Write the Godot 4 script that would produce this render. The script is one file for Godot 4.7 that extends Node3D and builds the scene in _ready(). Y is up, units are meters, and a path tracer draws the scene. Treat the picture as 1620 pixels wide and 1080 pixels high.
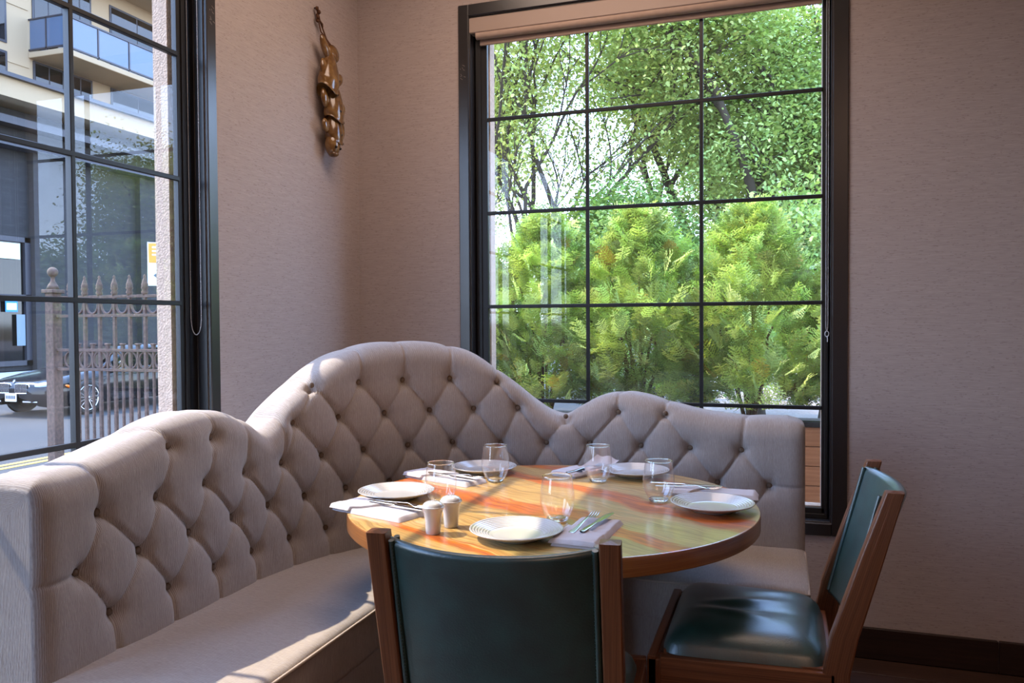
extends Node3D
# A corner booth by two steel windows. Metres, y up; the wall corner stands on the origin, the room lies toward +x and +z.

const TABLE := Vector3(1.405, 0.8955, 1.404)
const STREET := -0.53
var rng := RandomNumberGenerator.new()
var taken := {}
var M := {}


func _ready() -> void:
	rng.seed = 7
	set_camera()
	set_sky_and_sun()
	unseen_ceiling_lamp(Vector3(1.2, 3.4, 1.05), Vector2(1.3, 1.1), Color(1.0, 0.88, 0.80), 2.3, "unseen long flush ceiling light panel, placed to light the round table, bench and walls")
	unseen_ceiling_lamp(Vector3(3.3, 3.4, 5.0), Vector2(1.6, 1.6), Color(1.0, 0.80, 0.66), 2.2, "unseen square flush warm ceiling light panel, placed to light the room from the rear")
	make_materials()
	build_room()
	build_windows()
	build_outside_ground()
	build_shop_and_apartments()
	build_trees()
	build_hedge()
	build_fence()
	build_car()
	build_sign()
	build_banquette()
	build_table()
	build_chairs()
	build_blinds()
	build_ornament()
	build_place_settings()


# ------------------------------------------------------------------ camera, sky, lamps
func set_camera() -> void:
	var cam := Camera3D.new()
	cam.name = "camera"
	cam.fov = rad_to_deg(2.0 * atan(540.0 / 1264.3066))
	cam.keep_aspect = Camera3D.KEEP_HEIGHT
	cam.near = 0.05
	cam.far = 400.0
	var b := Basis(Vector3.UP, deg_to_rad(18.64611)) * Basis(Vector3.RIGHT, deg_to_rad(-1.34978)) * Basis(Vector3.BACK, deg_to_rad(-0.334))
	cam.transform = Transform3D(b, Vector3(2.0339, 1.4085, 3.6128))
	cam.current = true
	add_child(cam)


func set_sky_and_sun() -> void:
	var env := Environment.new()
	var sky := Sky.new()
	var sm := ProceduralSkyMaterial.new()
	sm.sky_top_color = Color(0.52, 0.67, 0.90)
	sm.sky_horizon_color = Color(0.82, 0.89, 0.97)
	sm.sky_curve = 0.16
	sm.ground_bottom_color = Color(0.35, 0.34, 0.32)
	sm.ground_horizon_color = Color(0.62, 0.62, 0.62)
	sm.sun_angle_max = 4.0
	sm.energy_multiplier = 10.0
	var fn := FastNoiseLite.new()
	fn.seed = 5
	fn.noise_type = FastNoiseLite.TYPE_SIMPLEX_SMOOTH
	fn.frequency = 0.008
	fn.fractal_octaves = 5
	var nt := NoiseTexture2D.new()
	nt.width = 1024
	nt.height = 512
	nt.seamless = true
	nt.noise = fn
	var gr := Gradient.new()
	gr.offsets = PackedFloat32Array([0.0, 0.48, 0.72, 1.0])
	gr.colors = PackedColorArray([Color(0, 0, 0, 0), Color(0, 0, 0, 0), Color(0.3, 0.3, 0.31, 1), Color(0.4, 0.4, 0.4, 1)])
	nt.color_ramp = gr
	sm.sky_cover = nt
	sm.sky_cover_modulate = Color(1, 1, 1, 1)
	sky.sky_material = sm
	env.background_mode = Environment.BG_SKY
	env.sky = sky
	env.ambient_light_source = Environment.AMBIENT_SOURCE_SKY
	env.tonemap_mode = Environment.TONE_MAPPER_LINEAR
	env.tonemap_exposure = 1.08
	env.sdfgi_enabled = true
	env.ssao_enabled = true
	env.ssil_enabled = true
	var we := WorldEnvironment.new()
	we.name = "world_environment"
	we.environment = env
	add_child(we)
	var sun := DirectionalLight3D.new()
	sun.name = "sun"
	sun.light_color = Color(1.0, 0.93, 0.82)
	sun.light_energy = 2.45
	sun.light_angular_distance = 0.6
	sun.shadow_enabled = true
	sun.look_at_from_position(Vector3.ZERO, Vector3(1.0, -1.185, -0.0648), Vector3.UP)
	add_child(sun)


func unseen_ceiling_lamp(at: Vector3, size: Vector2, tint: Color, energy: float, label: String) -> void:  # glowing panel out of view, placed to brighten the interior
	var th := thing("unseen_ceiling_lamp", label, "ceiling lamp", at)
	var fr := MB.new()
	for s in [-1.0, 1.0]:
		fr.box(Transform3D(Basis(), Vector3(s * (size.x / 2 + 0.02), -0.02, 0)), Vector3(0.04, 0.04, size.y + 0.08), 0.004)
		fr.box(Transform3D(Basis(), Vector3(0, -0.02, s * (size.y / 2 + 0.02))), Vector3(size.x, 0.04, 0.04), 0.004)
	part("frame", fr, plain("lamp_frame", Color(0.8, 0.8, 0.78), 0.5), th)
	var df := MB.new()
	df.box(Transform3D(Basis(), Vector3(0, -0.01, 0)), Vector3(size.x, 0.012, size.y), 0.002)
	var m := StandardMaterial3D.new()
	m.albedo_color = Color(0.9, 0.9, 0.9)
	m.emission_enabled = true
	m.emission = tint
	m.emission_energy_multiplier = 0.8
	part("diffuser", df, m, th)
	var l := AreaLight3D.new()
	l.name = "lamp_light"
	l.area_size = size
	l.area_normalize_energy = true
	l.light_color = tint
	l.light_energy = energy
	l.area_range = 14.0
	l.shadow_enabled = true
	l.rotation_degrees = Vector3(-90, 0, 0)
	l.position = Vector3(0, -0.03, 0)
	th.add_child(l)


# ------------------------------------------------------------------ mesh building
class MB:
	var v := PackedVector3Array()
	var n := PackedVector3Array()
	var t := PackedVector2Array()
	var c := PackedColorArray()
	var ix := PackedInt32Array()
	var tint := Color.WHITE
	var uvo := Vector2.ZERO

	func vert(p: Vector3, nn: Vector3, uv: Vector2) -> int:
		v.append(p)
		n.append(nn)
		t.append(uv + uvo)
		c.append(tint)
		return v.size() - 1

	func tri(a: Vector3, b: Vector3, d: Vector3, out: Vector3, ua := Vector2.ZERO, ub := Vector2.ZERO, ud := Vector2.ZERO) -> void:
		var g := (b - a).cross(d - a)
		var nn := g.normalized()
		if g.dot(out) > 0.0:
			ix.append_array([vert(a, nn, ua), vert(d, nn, ud), vert(b, nn, ub)])
		else:
			ix.append_array([vert(a, -nn, ua), vert(b, -nn, ub), vert(d, -nn, ud)])

	func quad(a: Vector3, b: Vector3, d: Vector3, e: Vector3, out: Vector3, ua := Vector2.ZERO, ub := Vector2(1, 0), ud := Vector2(1, 1), ue := Vector2(0, 1)) -> void:
		tri(a, b, d, out, ua, ub, ud)
		tri(a, d, e, out, ua, ud, ue)

	func box(xf: Transform3D, size: Vector3, bev := 0.0) -> void:
		var h := size * 0.5
		bev = minf(bev, minf(h.x, minf(h.y, h.z)) * 0.9)
		var longest := size.max_axis_index()
		for a in 3:
			var b := (a + 1) % 3
			var d := (a + 2) % 3
			if b != longest and d == longest or (b != longest and d != longest and d > b):
				var sw := b
				b = d
				d = sw
			for s in [-1.0, 1.0]:
				var q := []
				var uq := []
				for k in [[-1, -1], [1, -1], [1, 1], [-1, 1]]:
					var p := Vector3.ZERO
					p[a] = s * h[a]
					p[b] = k[0] * (h[b] - bev)
					p[d] = k[1] * (h[d] - bev)
					q.append(xf * p)
					uq.append(Vector2(p[b], p[d] + s * a * 0.13))
				var o := Vector3.ZERO
				o[a] = s
				quad(q[0], q[1], q[2], q[3], xf.basis * o, uq[0], uq[1], uq[2], uq[3])
				if bev > 0.0:
					for s2 in [-1.0, 1.0]:
						var b2 := (a + 1) % 3
						var d2 := (a + 2) % 3
						var p0 := Vector3.ZERO
						p0[a] = s * h[a]
						p0[b2] = s2 * (h[b2] - bev)
						p0[d2] = -(h[d2] - bev)
						var p1 := p0
						p1[d2] = h[d2] - bev
						var p2 := p1
						p2[a] = s * (h[a] - bev)
						p2[b2] = s2 * h[b2]
						var p3 := p2
						p3[d2] = -(h[d2] - bev)
						var o2 := Vector3.ZERO
						o2[a] = s
						o2[b2] = s2
						quad(xf * p0, xf * p1, xf * p2, xf * p3, xf.basis * o2, Vector2(p0[d2], 0), Vector2(p1[d2], 0), Vector2(p1[d2], bev), Vector2(p0[d2], bev))
						if a == 0:
							for s3 in [-1.0, 1.0]:
								var hb := h - Vector3.ONE * bev
								var sg := Vector3(s, s2, s3)
								tri(xf * (sg * Vector3(h.x, hb.y, hb.z)), xf * (sg * Vector3(hb.x, h.y, hb.z)), xf * (sg * Vector3(hb.x, hb.y, h.z)), xf.basis * sg)

	func bar(a: Vector3, b: Vector3, w: float, d: float, side := Vector3.UP, bev := 0.0) -> void:
		# a box from a to b, w across «side x axis», d along side
		var y := (b - a).normalized()
		var x := y.cross(side).normalized()
		var z := x.cross(y).normalized()
		box(Transform3D(Basis(x, y, z), (a + b) * 0.5), Vector3(w, a.distance_to(b), d), bev)

	func grid(p: PackedVector3Array, nu: int, nv: int, uv: PackedVector2Array, wrap: bool, hint: Vector3, is_dir := false) -> void:
		# rows run over v (slow), columns over u (fast)
		var acc := PackedVector3Array()
		acc.resize(p.size())
		var faces := PackedInt32Array()
		var nc := nu if wrap else nu - 1
		for j in nv - 1:
			for i in nc:
				var i2 := (i + 1) % nu
				var a := j * nu + i
				var b := j * nu + i2
				var d := (j + 1) * nu + i2
				var e := (j + 1) * nu + i
				var g := (p[d] - p[a]).cross(p[e] - p[b])
				acc[a] += g
				acc[b] += g
				acc[d] += g
				acc[e] += g
				faces.append_array([a, b, d, a, d, e])
		var s := 0.0
		for k in p.size():
			s += acc[k].dot(hint if is_dir else p[k] - hint)
		var base := v.size()
		var sgn := 1.0 if s > 0.0 else -1.0
		for k in p.size():
			var q: Vector2 = uv[k] if uv.size() else Vector2(float(k % nu) / nu, float(k / nu) / nv)
			vert(p[k], (acc[k] * sgn).normalized(), q)
		for k in range(0, faces.size(), 3):
			if sgn > 0.0:
				ix.append_array([base + faces[k], base + faces[k + 2], base + faces[k + 1]])
			else:
				ix.append_array([base + faces[k], base + faces[k + 1], base + faces[k + 2]])

	func lathe(prof: PackedVector2Array, segs: int, xf := Transform3D(), vsc := 1.0) -> void:
		# a closed or open profile of (radius, height), outside on its right when it runs upward
		var p := PackedVector3Array()
		var uv := PackedVector2Array()
		var nn := PackedVector3Array()
		var run := 0.0
		var m := prof.size()
		for j in m:
			if j > 0:
				run += prof[j].distance_to(prof[j - 1])
			var d0 := (prof[j] - prof[maxi(j - 1, 0)])
			var d1 := (prof[mini(j + 1, m - 1)] - prof[j])
			var e := (d0.normalized() + d1.normalized()).normalized()
			var no := Vector2(e.y, -e.x)
			for i in segs + 1:
				var a := TAU * i / segs
				p.append(xf * Vector3(cos(a) * prof[j].x, prof[j].y, sin(a) * prof[j].x))
				nn.append((xf.basis * Vector3(cos(a) * no.x, no.y, sin(a) * no.x)).normalized())
				uv.append(Vector2(float(i) / segs, run * vsc))
		var base := v.size()
		for k in p.size():
			vert(p[k], nn[k], uv[k])
		var w := segs + 1
		for j in m - 1:
			for i in segs:
				var a := base + j * w + i
				var g := (v[a + 1] - v[a]).cross(v[a + w + 1] - v[a])
				if g.length_squared() < 1e-18:
					g = (v[a + w + 1] - v[a]).cross(v[a + w] - v[a])
				if g.dot(n[a] + n[a + w]) > 0.0:
					ix.append_array([a, a + w + 1, a + 1, a, a + w, a + w + 1])
				else:
					ix.append_array([a, a + 1, a + w + 1, a, a + w + 1, a + w])

	func tube(path: PackedVector3Array, rad: PackedFloat32Array, sides := 8, caps := true, closed := false) -> void:
		var m := path.size()
		var p := PackedVector3Array()
		var uv := PackedVector2Array()
		var nn := PackedVector3Array()
		var up := Vector3.UP
		var run := 0.0
		for j in m:
			var d := (path[mini(j + 1, m - 1)] - path[maxi(j - 1, 0)]).normalized()
			if closed:
				d = (path[(j + 1) % m] - path[(j - 1 + m) % m]).normalized()
			if j == 0:
				up = Vector3.UP if absf(d.y) < 0.9 else Vector3.RIGHT
			var x := d.cross(up).normalized()
			up = x.cross(d).normalized()
			if j > 0:
				run += path[j].distance_to(path[j - 1])
			var r: float = rad[mini(j, rad.size() - 1)]
			for i in sides + 1:
				var a := TAU * i / sides
				var o := x * cos(a) + up * sin(a)
				p.append(path[j] + o * r)
				nn.append(o)
				uv.append(Vector2(run, float(i) / sides * TAU * r))
		var base := v.size()
		for k in p.size():
			vert(p[k], nn[k], uv[k])
		var w := sides + 1
		for j in (m if closed else m - 1):
			for i in sides:
				var a := base + j * w + i
				var b := base + ((j + 1) % m) * w + i
				var g := (v[a + 1] - v[a]).cross(v[b] - v[a])
				if g.dot(n[a]) > 0.0:
					ix.append_array([a, b, a + 1, a + 1, b, b + 1])
				else:
					ix.append_array([a, a + 1, b, a + 1, b + 1, b])
		if caps and not closed:
			for e in [0, m - 1]:
				var o: Vector3 = (path[0] - path[1]) if e == 0 else (path[m - 1] - path[m - 2])
				for i in sides:
					tri(path[e], p[e * w + i], p[e * w + i + 1], o)

	func ball(at: Vector3, r: Vector3, segs := 12, rings := 8, basis := Basis()) -> void:
		var base := v.size()
		for j in rings + 1:
			var f := PI * j / rings
			for i in segs + 1:
				var a := TAU * i / segs
				var d := Vector3(sin(f) * cos(a), cos(f), sin(f) * sin(a))
				vert(at + basis * (d * r), (basis * (d / r)).normalized(), Vector2(float(i) / segs, float(j) / rings))
		var w := segs + 1
		for j in rings:
			for i in segs:
				var a := base + j * w + i
				ix.append_array([a, a + w + 1, a + 1, a, a + w, a + w + 1])

	func prism(poly: PackedVector2Array, depth: float, xf := Transform3D()) -> void:
		# polygon in xy, from z = 0 to depth
		var tr := Geometry2D.triangulate_polygon(poly)
		for k in range(0, tr.size(), 3):
			for z in [0.0, depth]:
				var q := []
				for e in 3:
					var f := poly[tr[k + e]]
					q.append(f)
				tri(xf * Vector3(q[0].x, q[0].y, z), xf * Vector3(q[1].x, q[1].y, z), xf * Vector3(q[2].x, q[2].y, z), xf.basis * Vector3(0, 0, -1 if z == 0.0 else 1), q[0], q[1], q[2])
		var ccw := not Geometry2D.is_polygon_clockwise(poly)
		for k in poly.size():
			var a := poly[k]
			var b := poly[(k + 1) % poly.size()]
			var d := b - a
			var o := Vector3(d.y, -d.x, 0) * (1.0 if ccw else -1.0)
			quad(xf * Vector3(a.x, a.y, 0), xf * Vector3(b.x, b.y, 0), xf * Vector3(b.x, b.y, depth), xf * Vector3(a.x, a.y, depth), xf.basis * o, a, b, b + Vector2(0, depth), a + Vector2(0, depth))

	func mesh(m: Material, colored := false) -> ArrayMesh:
		var arr := []
		arr.resize(Mesh.ARRAY_MAX)
		arr[Mesh.ARRAY_VERTEX] = v
		arr[Mesh.ARRAY_NORMAL] = n
		arr[Mesh.ARRAY_TEX_UV] = t
		if colored:
			arr[Mesh.ARRAY_COLOR] = c
		arr[Mesh.ARRAY_INDEX] = ix
		var am := ArrayMesh.new()
		am.add_surface_from_arrays(Mesh.PRIMITIVE_TRIANGLES, arr)
		am.surface_set_material(0, m)
		return am


# ------------------------------------------------------------------ nodes
func numbered(called: String) -> String:
	if not taken.has(called):
		taken[called] = 0
		return called
	taken[called] += 1
	return "%s_%03d" % [called, taken[called]]


func thing(called: String, label: String, category: String, at := Vector3.ZERO, turn := 0.0, group := "") -> Node3D:
	var o := Node3D.new()
	o.name = numbered(called)
	add_child(o)
	o.position = at
	o.rotation.y = turn
	return tag(o, label, category, group)


func tag(o: Node3D, label: String, category: String, group := "") -> Node3D:
	o.set_meta("label", label)
	o.set_meta("category", category)
	if group:
		o.set_meta("group", group)
	return o


func part(called: String, mb: MB, m: Material, parent: Node3D) -> MeshInstance3D:
	return part_mesh(called, mb.mesh(m), parent)


func part_mesh(called: String, am: Mesh, parent: Node3D) -> MeshInstance3D:
	var o := MeshInstance3D.new()
	o.name = called
	o.mesh = am
	parent.add_child(o, true)
	return o


func struct(called: String, mb: MB, m: Material) -> MeshInstance3D:
	var o := MeshInstance3D.new()
	o.name = called
	o.mesh = mb.mesh(m)
	o.set_meta("kind", "structure")
	add_child(o, true)
	return o


func struct_root(called: String) -> Node3D:
	var o := Node3D.new()
	o.name = called
	o.set_meta("kind", "structure")
	add_child(o, true)
	return o


func solo(called: String, mb: MB, m: Material, label: String, category: String, at := Vector3.ZERO, turn := 0.0, group := "") -> MeshInstance3D:
	var o := MeshInstance3D.new()
	o.name = numbered(called)
	o.mesh = mb.mesh(m)
	add_child(o)
	o.position = at
	o.rotation.y = turn
	tag(o, label, category, group)
	return o


func dup(o: Node3D, called: String, label: String, at: Vector3, turn: float) -> Node3D:
	var d := o.duplicate()
	d.name = numbered(called)
	add_child(d)
	d.position = at
	d.rotation.y = turn
	d.set_meta("label", label)
	return d


# ------------------------------------------------------------------ materials
func plain(called: String, c: Color, rough: float, metal := 0.0, spec := 0.5) -> StandardMaterial3D:
	if M.has(called):
		return M[called]
	var m := StandardMaterial3D.new()
	m.resource_name = called
	m.albedo_color = c
	m.roughness = rough
	m.metallic = metal
	m.metallic_specular = spec
	M[called] = m
	return m


func noise_tex(freq: float, oct: int, size := 512, sd := 1, lo := 0.0, hi := 1.0, kind := FastNoiseLite.TYPE_SIMPLEX_SMOOTH) -> NoiseTexture2D:
	var fn := FastNoiseLite.new()
	fn.seed = sd
	fn.noise_type = kind
	fn.frequency = freq
	fn.fractal_octaves = oct
	var nt := NoiseTexture2D.new()
	nt.width = size
	nt.height = size
	nt.seamless = true
	nt.noise = fn
	var gr := Gradient.new()
	gr.offsets = PackedFloat32Array([0.0, 1.0])
	gr.colors = PackedColorArray([Color(lo, lo, lo), Color(hi, hi, hi)])
	nt.color_ramp = gr
	return nt


func img_tex(w: int, h: int, vals: PackedByteArray) -> ImageTexture:
	return ImageTexture.create_from_image(Image.create_from_data(w, h, false, Image.FORMAT_RGB8, vals))


func grey_tex(w: int, h: int, f: PackedFloat32Array) -> ImageTexture:
	var b := PackedByteArray()
	b.resize(w * h)
	for k in w * h:
		b[k] = clampi(int(f[k] * 255.0), 0, 255)
	return ImageTexture.create_from_image(Image.create_from_data(w, h, false, Image.FORMAT_L8, b))


func ramp_tex(w: int, h: int, f: PackedFloat32Array, a: Color, b: Color) -> ImageTexture:
	var o := PackedByteArray()
	o.resize(w * h * 3)
	for k in w * h:
		var e := clampf(f[k], 0.0, 1.0)
		o[k * 3] = int(255.0 * lerpf(a.r, b.r, e))
		o[k * 3 + 1] = int(255.0 * lerpf(a.g, b.g, e))
		o[k * 3 + 2] = int(255.0 * lerpf(a.b, b.b, e))
	return img_tex(w, h, o)


func streaks(w: int, h: int, count: int, lmin: int, lmax: int, amp: float, sd: int, vertical := false, base := 0.5) -> PackedFloat32Array:
	var r := RandomNumberGenerator.new()
	r.seed = sd
	var f := PackedFloat32Array()
	f.resize(w * h)
	f.fill(base)
	for k in count:
		var x := r.randi() % w
		var y := r.randi() % h
		var l := r.randi_range(lmin, lmax)
		var a := r.randf_range(-1.0, 1.0) * amp
		for i in l:
			var e := a * sin(PI * (i + 0.5) / l)
			if vertical:
				f[((y + i) % h) * w + x] += e
			else:
				f[y * w + (x + i) % w] += e
	return f


func make_materials() -> void:
	# grasscloth wallpaper
	var f := streaks(1024, 1024, 42000, 8, 70, 0.16, 3)
	var r := RandomNumberGenerator.new()
	r.seed = 31
	for k in 2600:
		var x := r.randi() % 1024
		var y := r.randi() % 1024
		var d := r.randf_range(0.2, 0.75)
		for i in r.randi_range(2, 12):
			f[y * 1024 + (x + i) % 1024] -= d
			f[((y + 1) % 1024) * 1024 + (x + i) % 1024] -= d * 0.6
	var wp := StandardMaterial3D.new()
	wp.resource_name = "grasscloth"
	wp.albedo_texture = ramp_tex(1024, 1024, f, Color(0.60, 0.545, 0.52), Color(0.80, 0.745, 0.72))
	wp.roughness = 0.9
	wp.metallic_specular = 0.2
	wp.uv1_triplanar = true
	wp.uv1_world_triplanar = true
	wp.uv1_triplanar_sharpness = 40.0
	wp.uv1_scale = Vector3(0.9, 0.9, 0.9)
	wp.heightmap_enabled = true
	wp.heightmap_texture = grey_tex(1024, 1024, f)
	wp.heightmap_scale = 0.03
	M["wallpaper"] = wp
	# chenille of the banquette: fine upright cords
	var ch := streaks(256, 256, 5000, 8, 60, 0.2, 9, true, 0.5)
	for y in 256:
		for x in 256:
			ch[y * 256 + x] += 0.22 * sin(TAU * x / 256.0 * 32.0)
	var fb := StandardMaterial3D.new()
	fb.resource_name = "chenille"
	fb.albedo_texture = ramp_tex(256, 256, ch, Color(0.555, 0.52, 0.50), Color(0.76, 0.73, 0.71))
	fb.roughness = 0.95
	fb.metallic_specular = 0.2
	fb.rim_enabled = true
	fb.rim = 0.35
	fb.rim_tint = 0.6
	fb.uv1_scale = Vector3(9.0, 9.0, 1)
	fb.heightmap_enabled = true
	fb.heightmap_texture = grey_tex(256, 256, ch)
	fb.heightmap_scale = 0.07
	M["chenille"] = fb
	# black painted steel and wood
	plain("black_paint", Color(0.115, 0.105, 0.11), 0.3, 0.0, 0.75)
	plain("black_steel", Color(0.10, 0.095, 0.095), 0.45)
	# window glass
	var gl := StandardMaterial3D.new()
	gl.resource_name = "window_glass"
	gl.albedo_color = Color(0.95, 1.0, 0.98, 0.03)
	gl.transparency = BaseMaterial3D.TRANSPARENCY_ALPHA
	gl.roughness = 0.0
	M["glass"] = gl
	var tg := gl.duplicate()
	tg.resource_name = "thin_glass"
	tg.albedo_color = Color(1, 1, 1, 0.02)
	M["thin_glass"] = tg
	var sg := StandardMaterial3D.new()
	sg.resource_name = "solid_glass"
	sg.albedo_color = Color(0.97, 1.0, 0.99, 0.0)
	sg.roughness = 0.0
	sg.refraction_enabled = true
	sg.refraction_scale = 0.05
	M["solid_glass"] = sg
	# stucco
	var st := plain("stucco", Color(0.80, 0.68, 0.585), 0.9)
	st.uv1_triplanar = true
	st.uv1_world_triplanar = true
	st.uv1_scale = Vector3(2.5, 2.5, 2.5)
	st.albedo_texture = noise_tex(0.03, 4, 512, 4, 0.86, 1.0)
	st.heightmap_enabled = true
	st.heightmap_texture = noise_tex(0.07, 4, 512, 8)
	st.heightmap_scale = 0.28
	# wood of the chairs: grain runs along u
	M["chair_wood"] = wood("chair_wood", Color(0.33, 0.19, 0.11), Color(0.55, 0.345, 0.215), 21, 0.32)
	M["dark_wood"] = wood("dark_wood", Color(0.10, 0.055, 0.045), Color(0.21, 0.125, 0.10), 22, 0.45)
	M["floor_wood"] = wood("floor_wood", Color(0.19, 0.125, 0.10), Color(0.31, 0.21, 0.165), 27, 0.5)
	M["deck_board"] = wood("deck_board", Color(0.56, 0.37, 0.24), Color(0.72, 0.51, 0.35), 23, 0.7)
	# leather
	var le := plain("leather", Color(0.13, 0.285, 0.27), 0.42)
	le.metallic_specular = 0.7
	le.albedo_texture = noise_tex(0.012, 4, 256, 14, 0.72, 1.0)
	le.heightmap_enabled = true
	le.heightmap_texture = noise_tex(0.09, 3, 512, 15)
	le.heightmap_scale = 0.03
	le.uv1_scale = Vector3(4, 4, 1)
	le.clearcoat_enabled = true
	le.clearcoat = 0.7
	le.clearcoat_roughness = 0.3
	var th := plain("leather_thread", Color(0.17, 0.21, 0.15), 0.6)
	th.metallic_specular = 0.3
	# porcelain, linen, cutlery
	var po := plain("porcelain", Color(0.76, 0.755, 0.745), 0.2)
	po.clearcoat_enabled = true
	po.clearcoat = 0.8
	po.clearcoat_roughness = 0.1
	var li := plain("linen", Color(0.77, 0.75, 0.765), 0.9, 0.0, 0.2)
	li.heightmap_enabled = true
	var lw := streaks(128, 128, 900, 6, 30, 0.3, 41)
	for y in 128:
		for x in 128:
			lw[y * 128 + x] += 0.15 * sin(TAU * (x + y) / 128.0 * 24.0)
	li.heightmap_texture = grey_tex(128, 128, lw)
	li.heightmap_scale = 0.02
	li.uv1_scale = Vector3(14, 14, 1)
	plain("cutlery", Color(0.78, 0.77, 0.75), 0.16, 1.0)
	# roller blind
	var bl := plain("blind_cloth", Color(0.72, 0.63, 0.57), 0.85, 0.0, 0.2)
	bl.albedo_texture = noise_tex(0.2, 2, 128, 51, 0.94, 1.0)
	plain("bead", Color(0.78, 0.78, 0.78), 0.35)
	# glazed stoneware of the fish
	var fg := plain("fish_glaze", Color(1, 1, 1), 0.18)
	fg.albedo_texture = speckle()
	fg.uv1_triplanar = true
	fg.uv1_scale = Vector3(7, 7, 7)
	fg.clearcoat_enabled = true
	fg.clearcoat = 0.6
	fg.clearcoat_roughness = 0.08
	plain("fish_dark", Color(0.06, 0.05, 0.05), 0.2)
	plain("twine", Color(0.33, 0.20, 0.11), 0.9)
	plain("ceiling_paint", Color(0.78, 0.75, 0.72), 0.9)


func speckle() -> ImageTexture:
	var fn := FastNoiseLite.new()
	fn.seed = 77
	fn.frequency = 0.02
	fn.fractal_octaves = 4
	var f := PackedFloat32Array()
	f.resize(128 * 128)
	for y in 128:
		for x in 128:
			f[y * 128 + x] = 0.5 + 0.9 * fn.get_noise_3d(cos(TAU * x / 128.0) * 20.0, sin(TAU * x / 128.0) * 20.0 + cos(TAU * y / 128.0) * 20.0, sin(TAU * y / 128.0) * 20.0)
	return ramp_tex(128, 128, f, Color(0.32, 0.20, 0.085), Color(0.62, 0.475, 0.28))


func wood(called: String, a: Color, b: Color, sd: int, rough: float) -> StandardMaterial3D:
	var f := streaks(512, 256, 7000, 40, 260, 0.16, sd)
	var fn := FastNoiseLite.new()
	fn.seed = sd
	fn.frequency = 0.012
	for y in 256:
		for x in 512:
			f[y * 512 + x] += 0.32 * fn.get_noise_3d(cos(TAU * x / 512.0) * 22.0, sin(TAU * x / 512.0) * 22.0, sin(TAU * y / 256.0) * 90.0) + 0.1 * sin(TAU * y / 256.0 * 9.0)
	var m := StandardMaterial3D.new()
	m.resource_name = called
	m.albedo_texture = ramp_tex(512, 256, f, a, b)
	m.roughness = rough
	m.uv1_scale = Vector3(1.6, 5.0, 1)
	m.heightmap_enabled = true
	m.heightmap_texture = grey_tex(512, 256, f)
	m.heightmap_scale = 0.02
	return m


# ------------------------------------------------------------------ the room
func wall_with_holes(mb: MB, xf: Transform3D, len0: float, len1: float, y0: float, y1: float, d0: float, d1: float, holes: Array) -> void:
	# local: x along the wall, y up, z toward the room
	var at := len0
	for h in holes:
		cuboid(mb, xf, at, h[0], y0, y1, d0, d1)
		cuboid(mb, xf, h[0], h[1], y0, h[2], d0, d1)
		cuboid(mb, xf, h[0], h[1], h[3], y1, d0, d1)
		at = h[1]
	cuboid(mb, xf, at, len1, y0, y1, d0, d1)


func cuboid(mb: MB, xf: Transform3D, x0: float, x1: float, y0: float, y1: float, z0: float, z1: float, bev := 0.0) -> void:
	mb.box(xf * Transform3D(Basis(), Vector3((x0 + x1) / 2, (y0 + y1) / 2, (z0 + z1) / 2)), Vector3(absf(x1 - x0), absf(y1 - y0), absf(z1 - z0)), bev)


func back_frame() -> Transform3D:
	return Transform3D()


func left_frame() -> Transform3D:
	return Transform3D(Basis(Vector3(0, 0, 1), Vector3(0, 1, 0), Vector3(1, 0, 0)), Vector3.ZERO)


const ROOM := Vector3(5.6, 3.45, 6.6)
const BACK_OPEN := [0.605, 2.235, 0.552, 2.88]
const LEFT_OPEN := [1.14, 2.77, 0.552, 2.88]
const LEFT_OPEN_2 := [3.05, 4.68, 0.552, 2.88]


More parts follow.
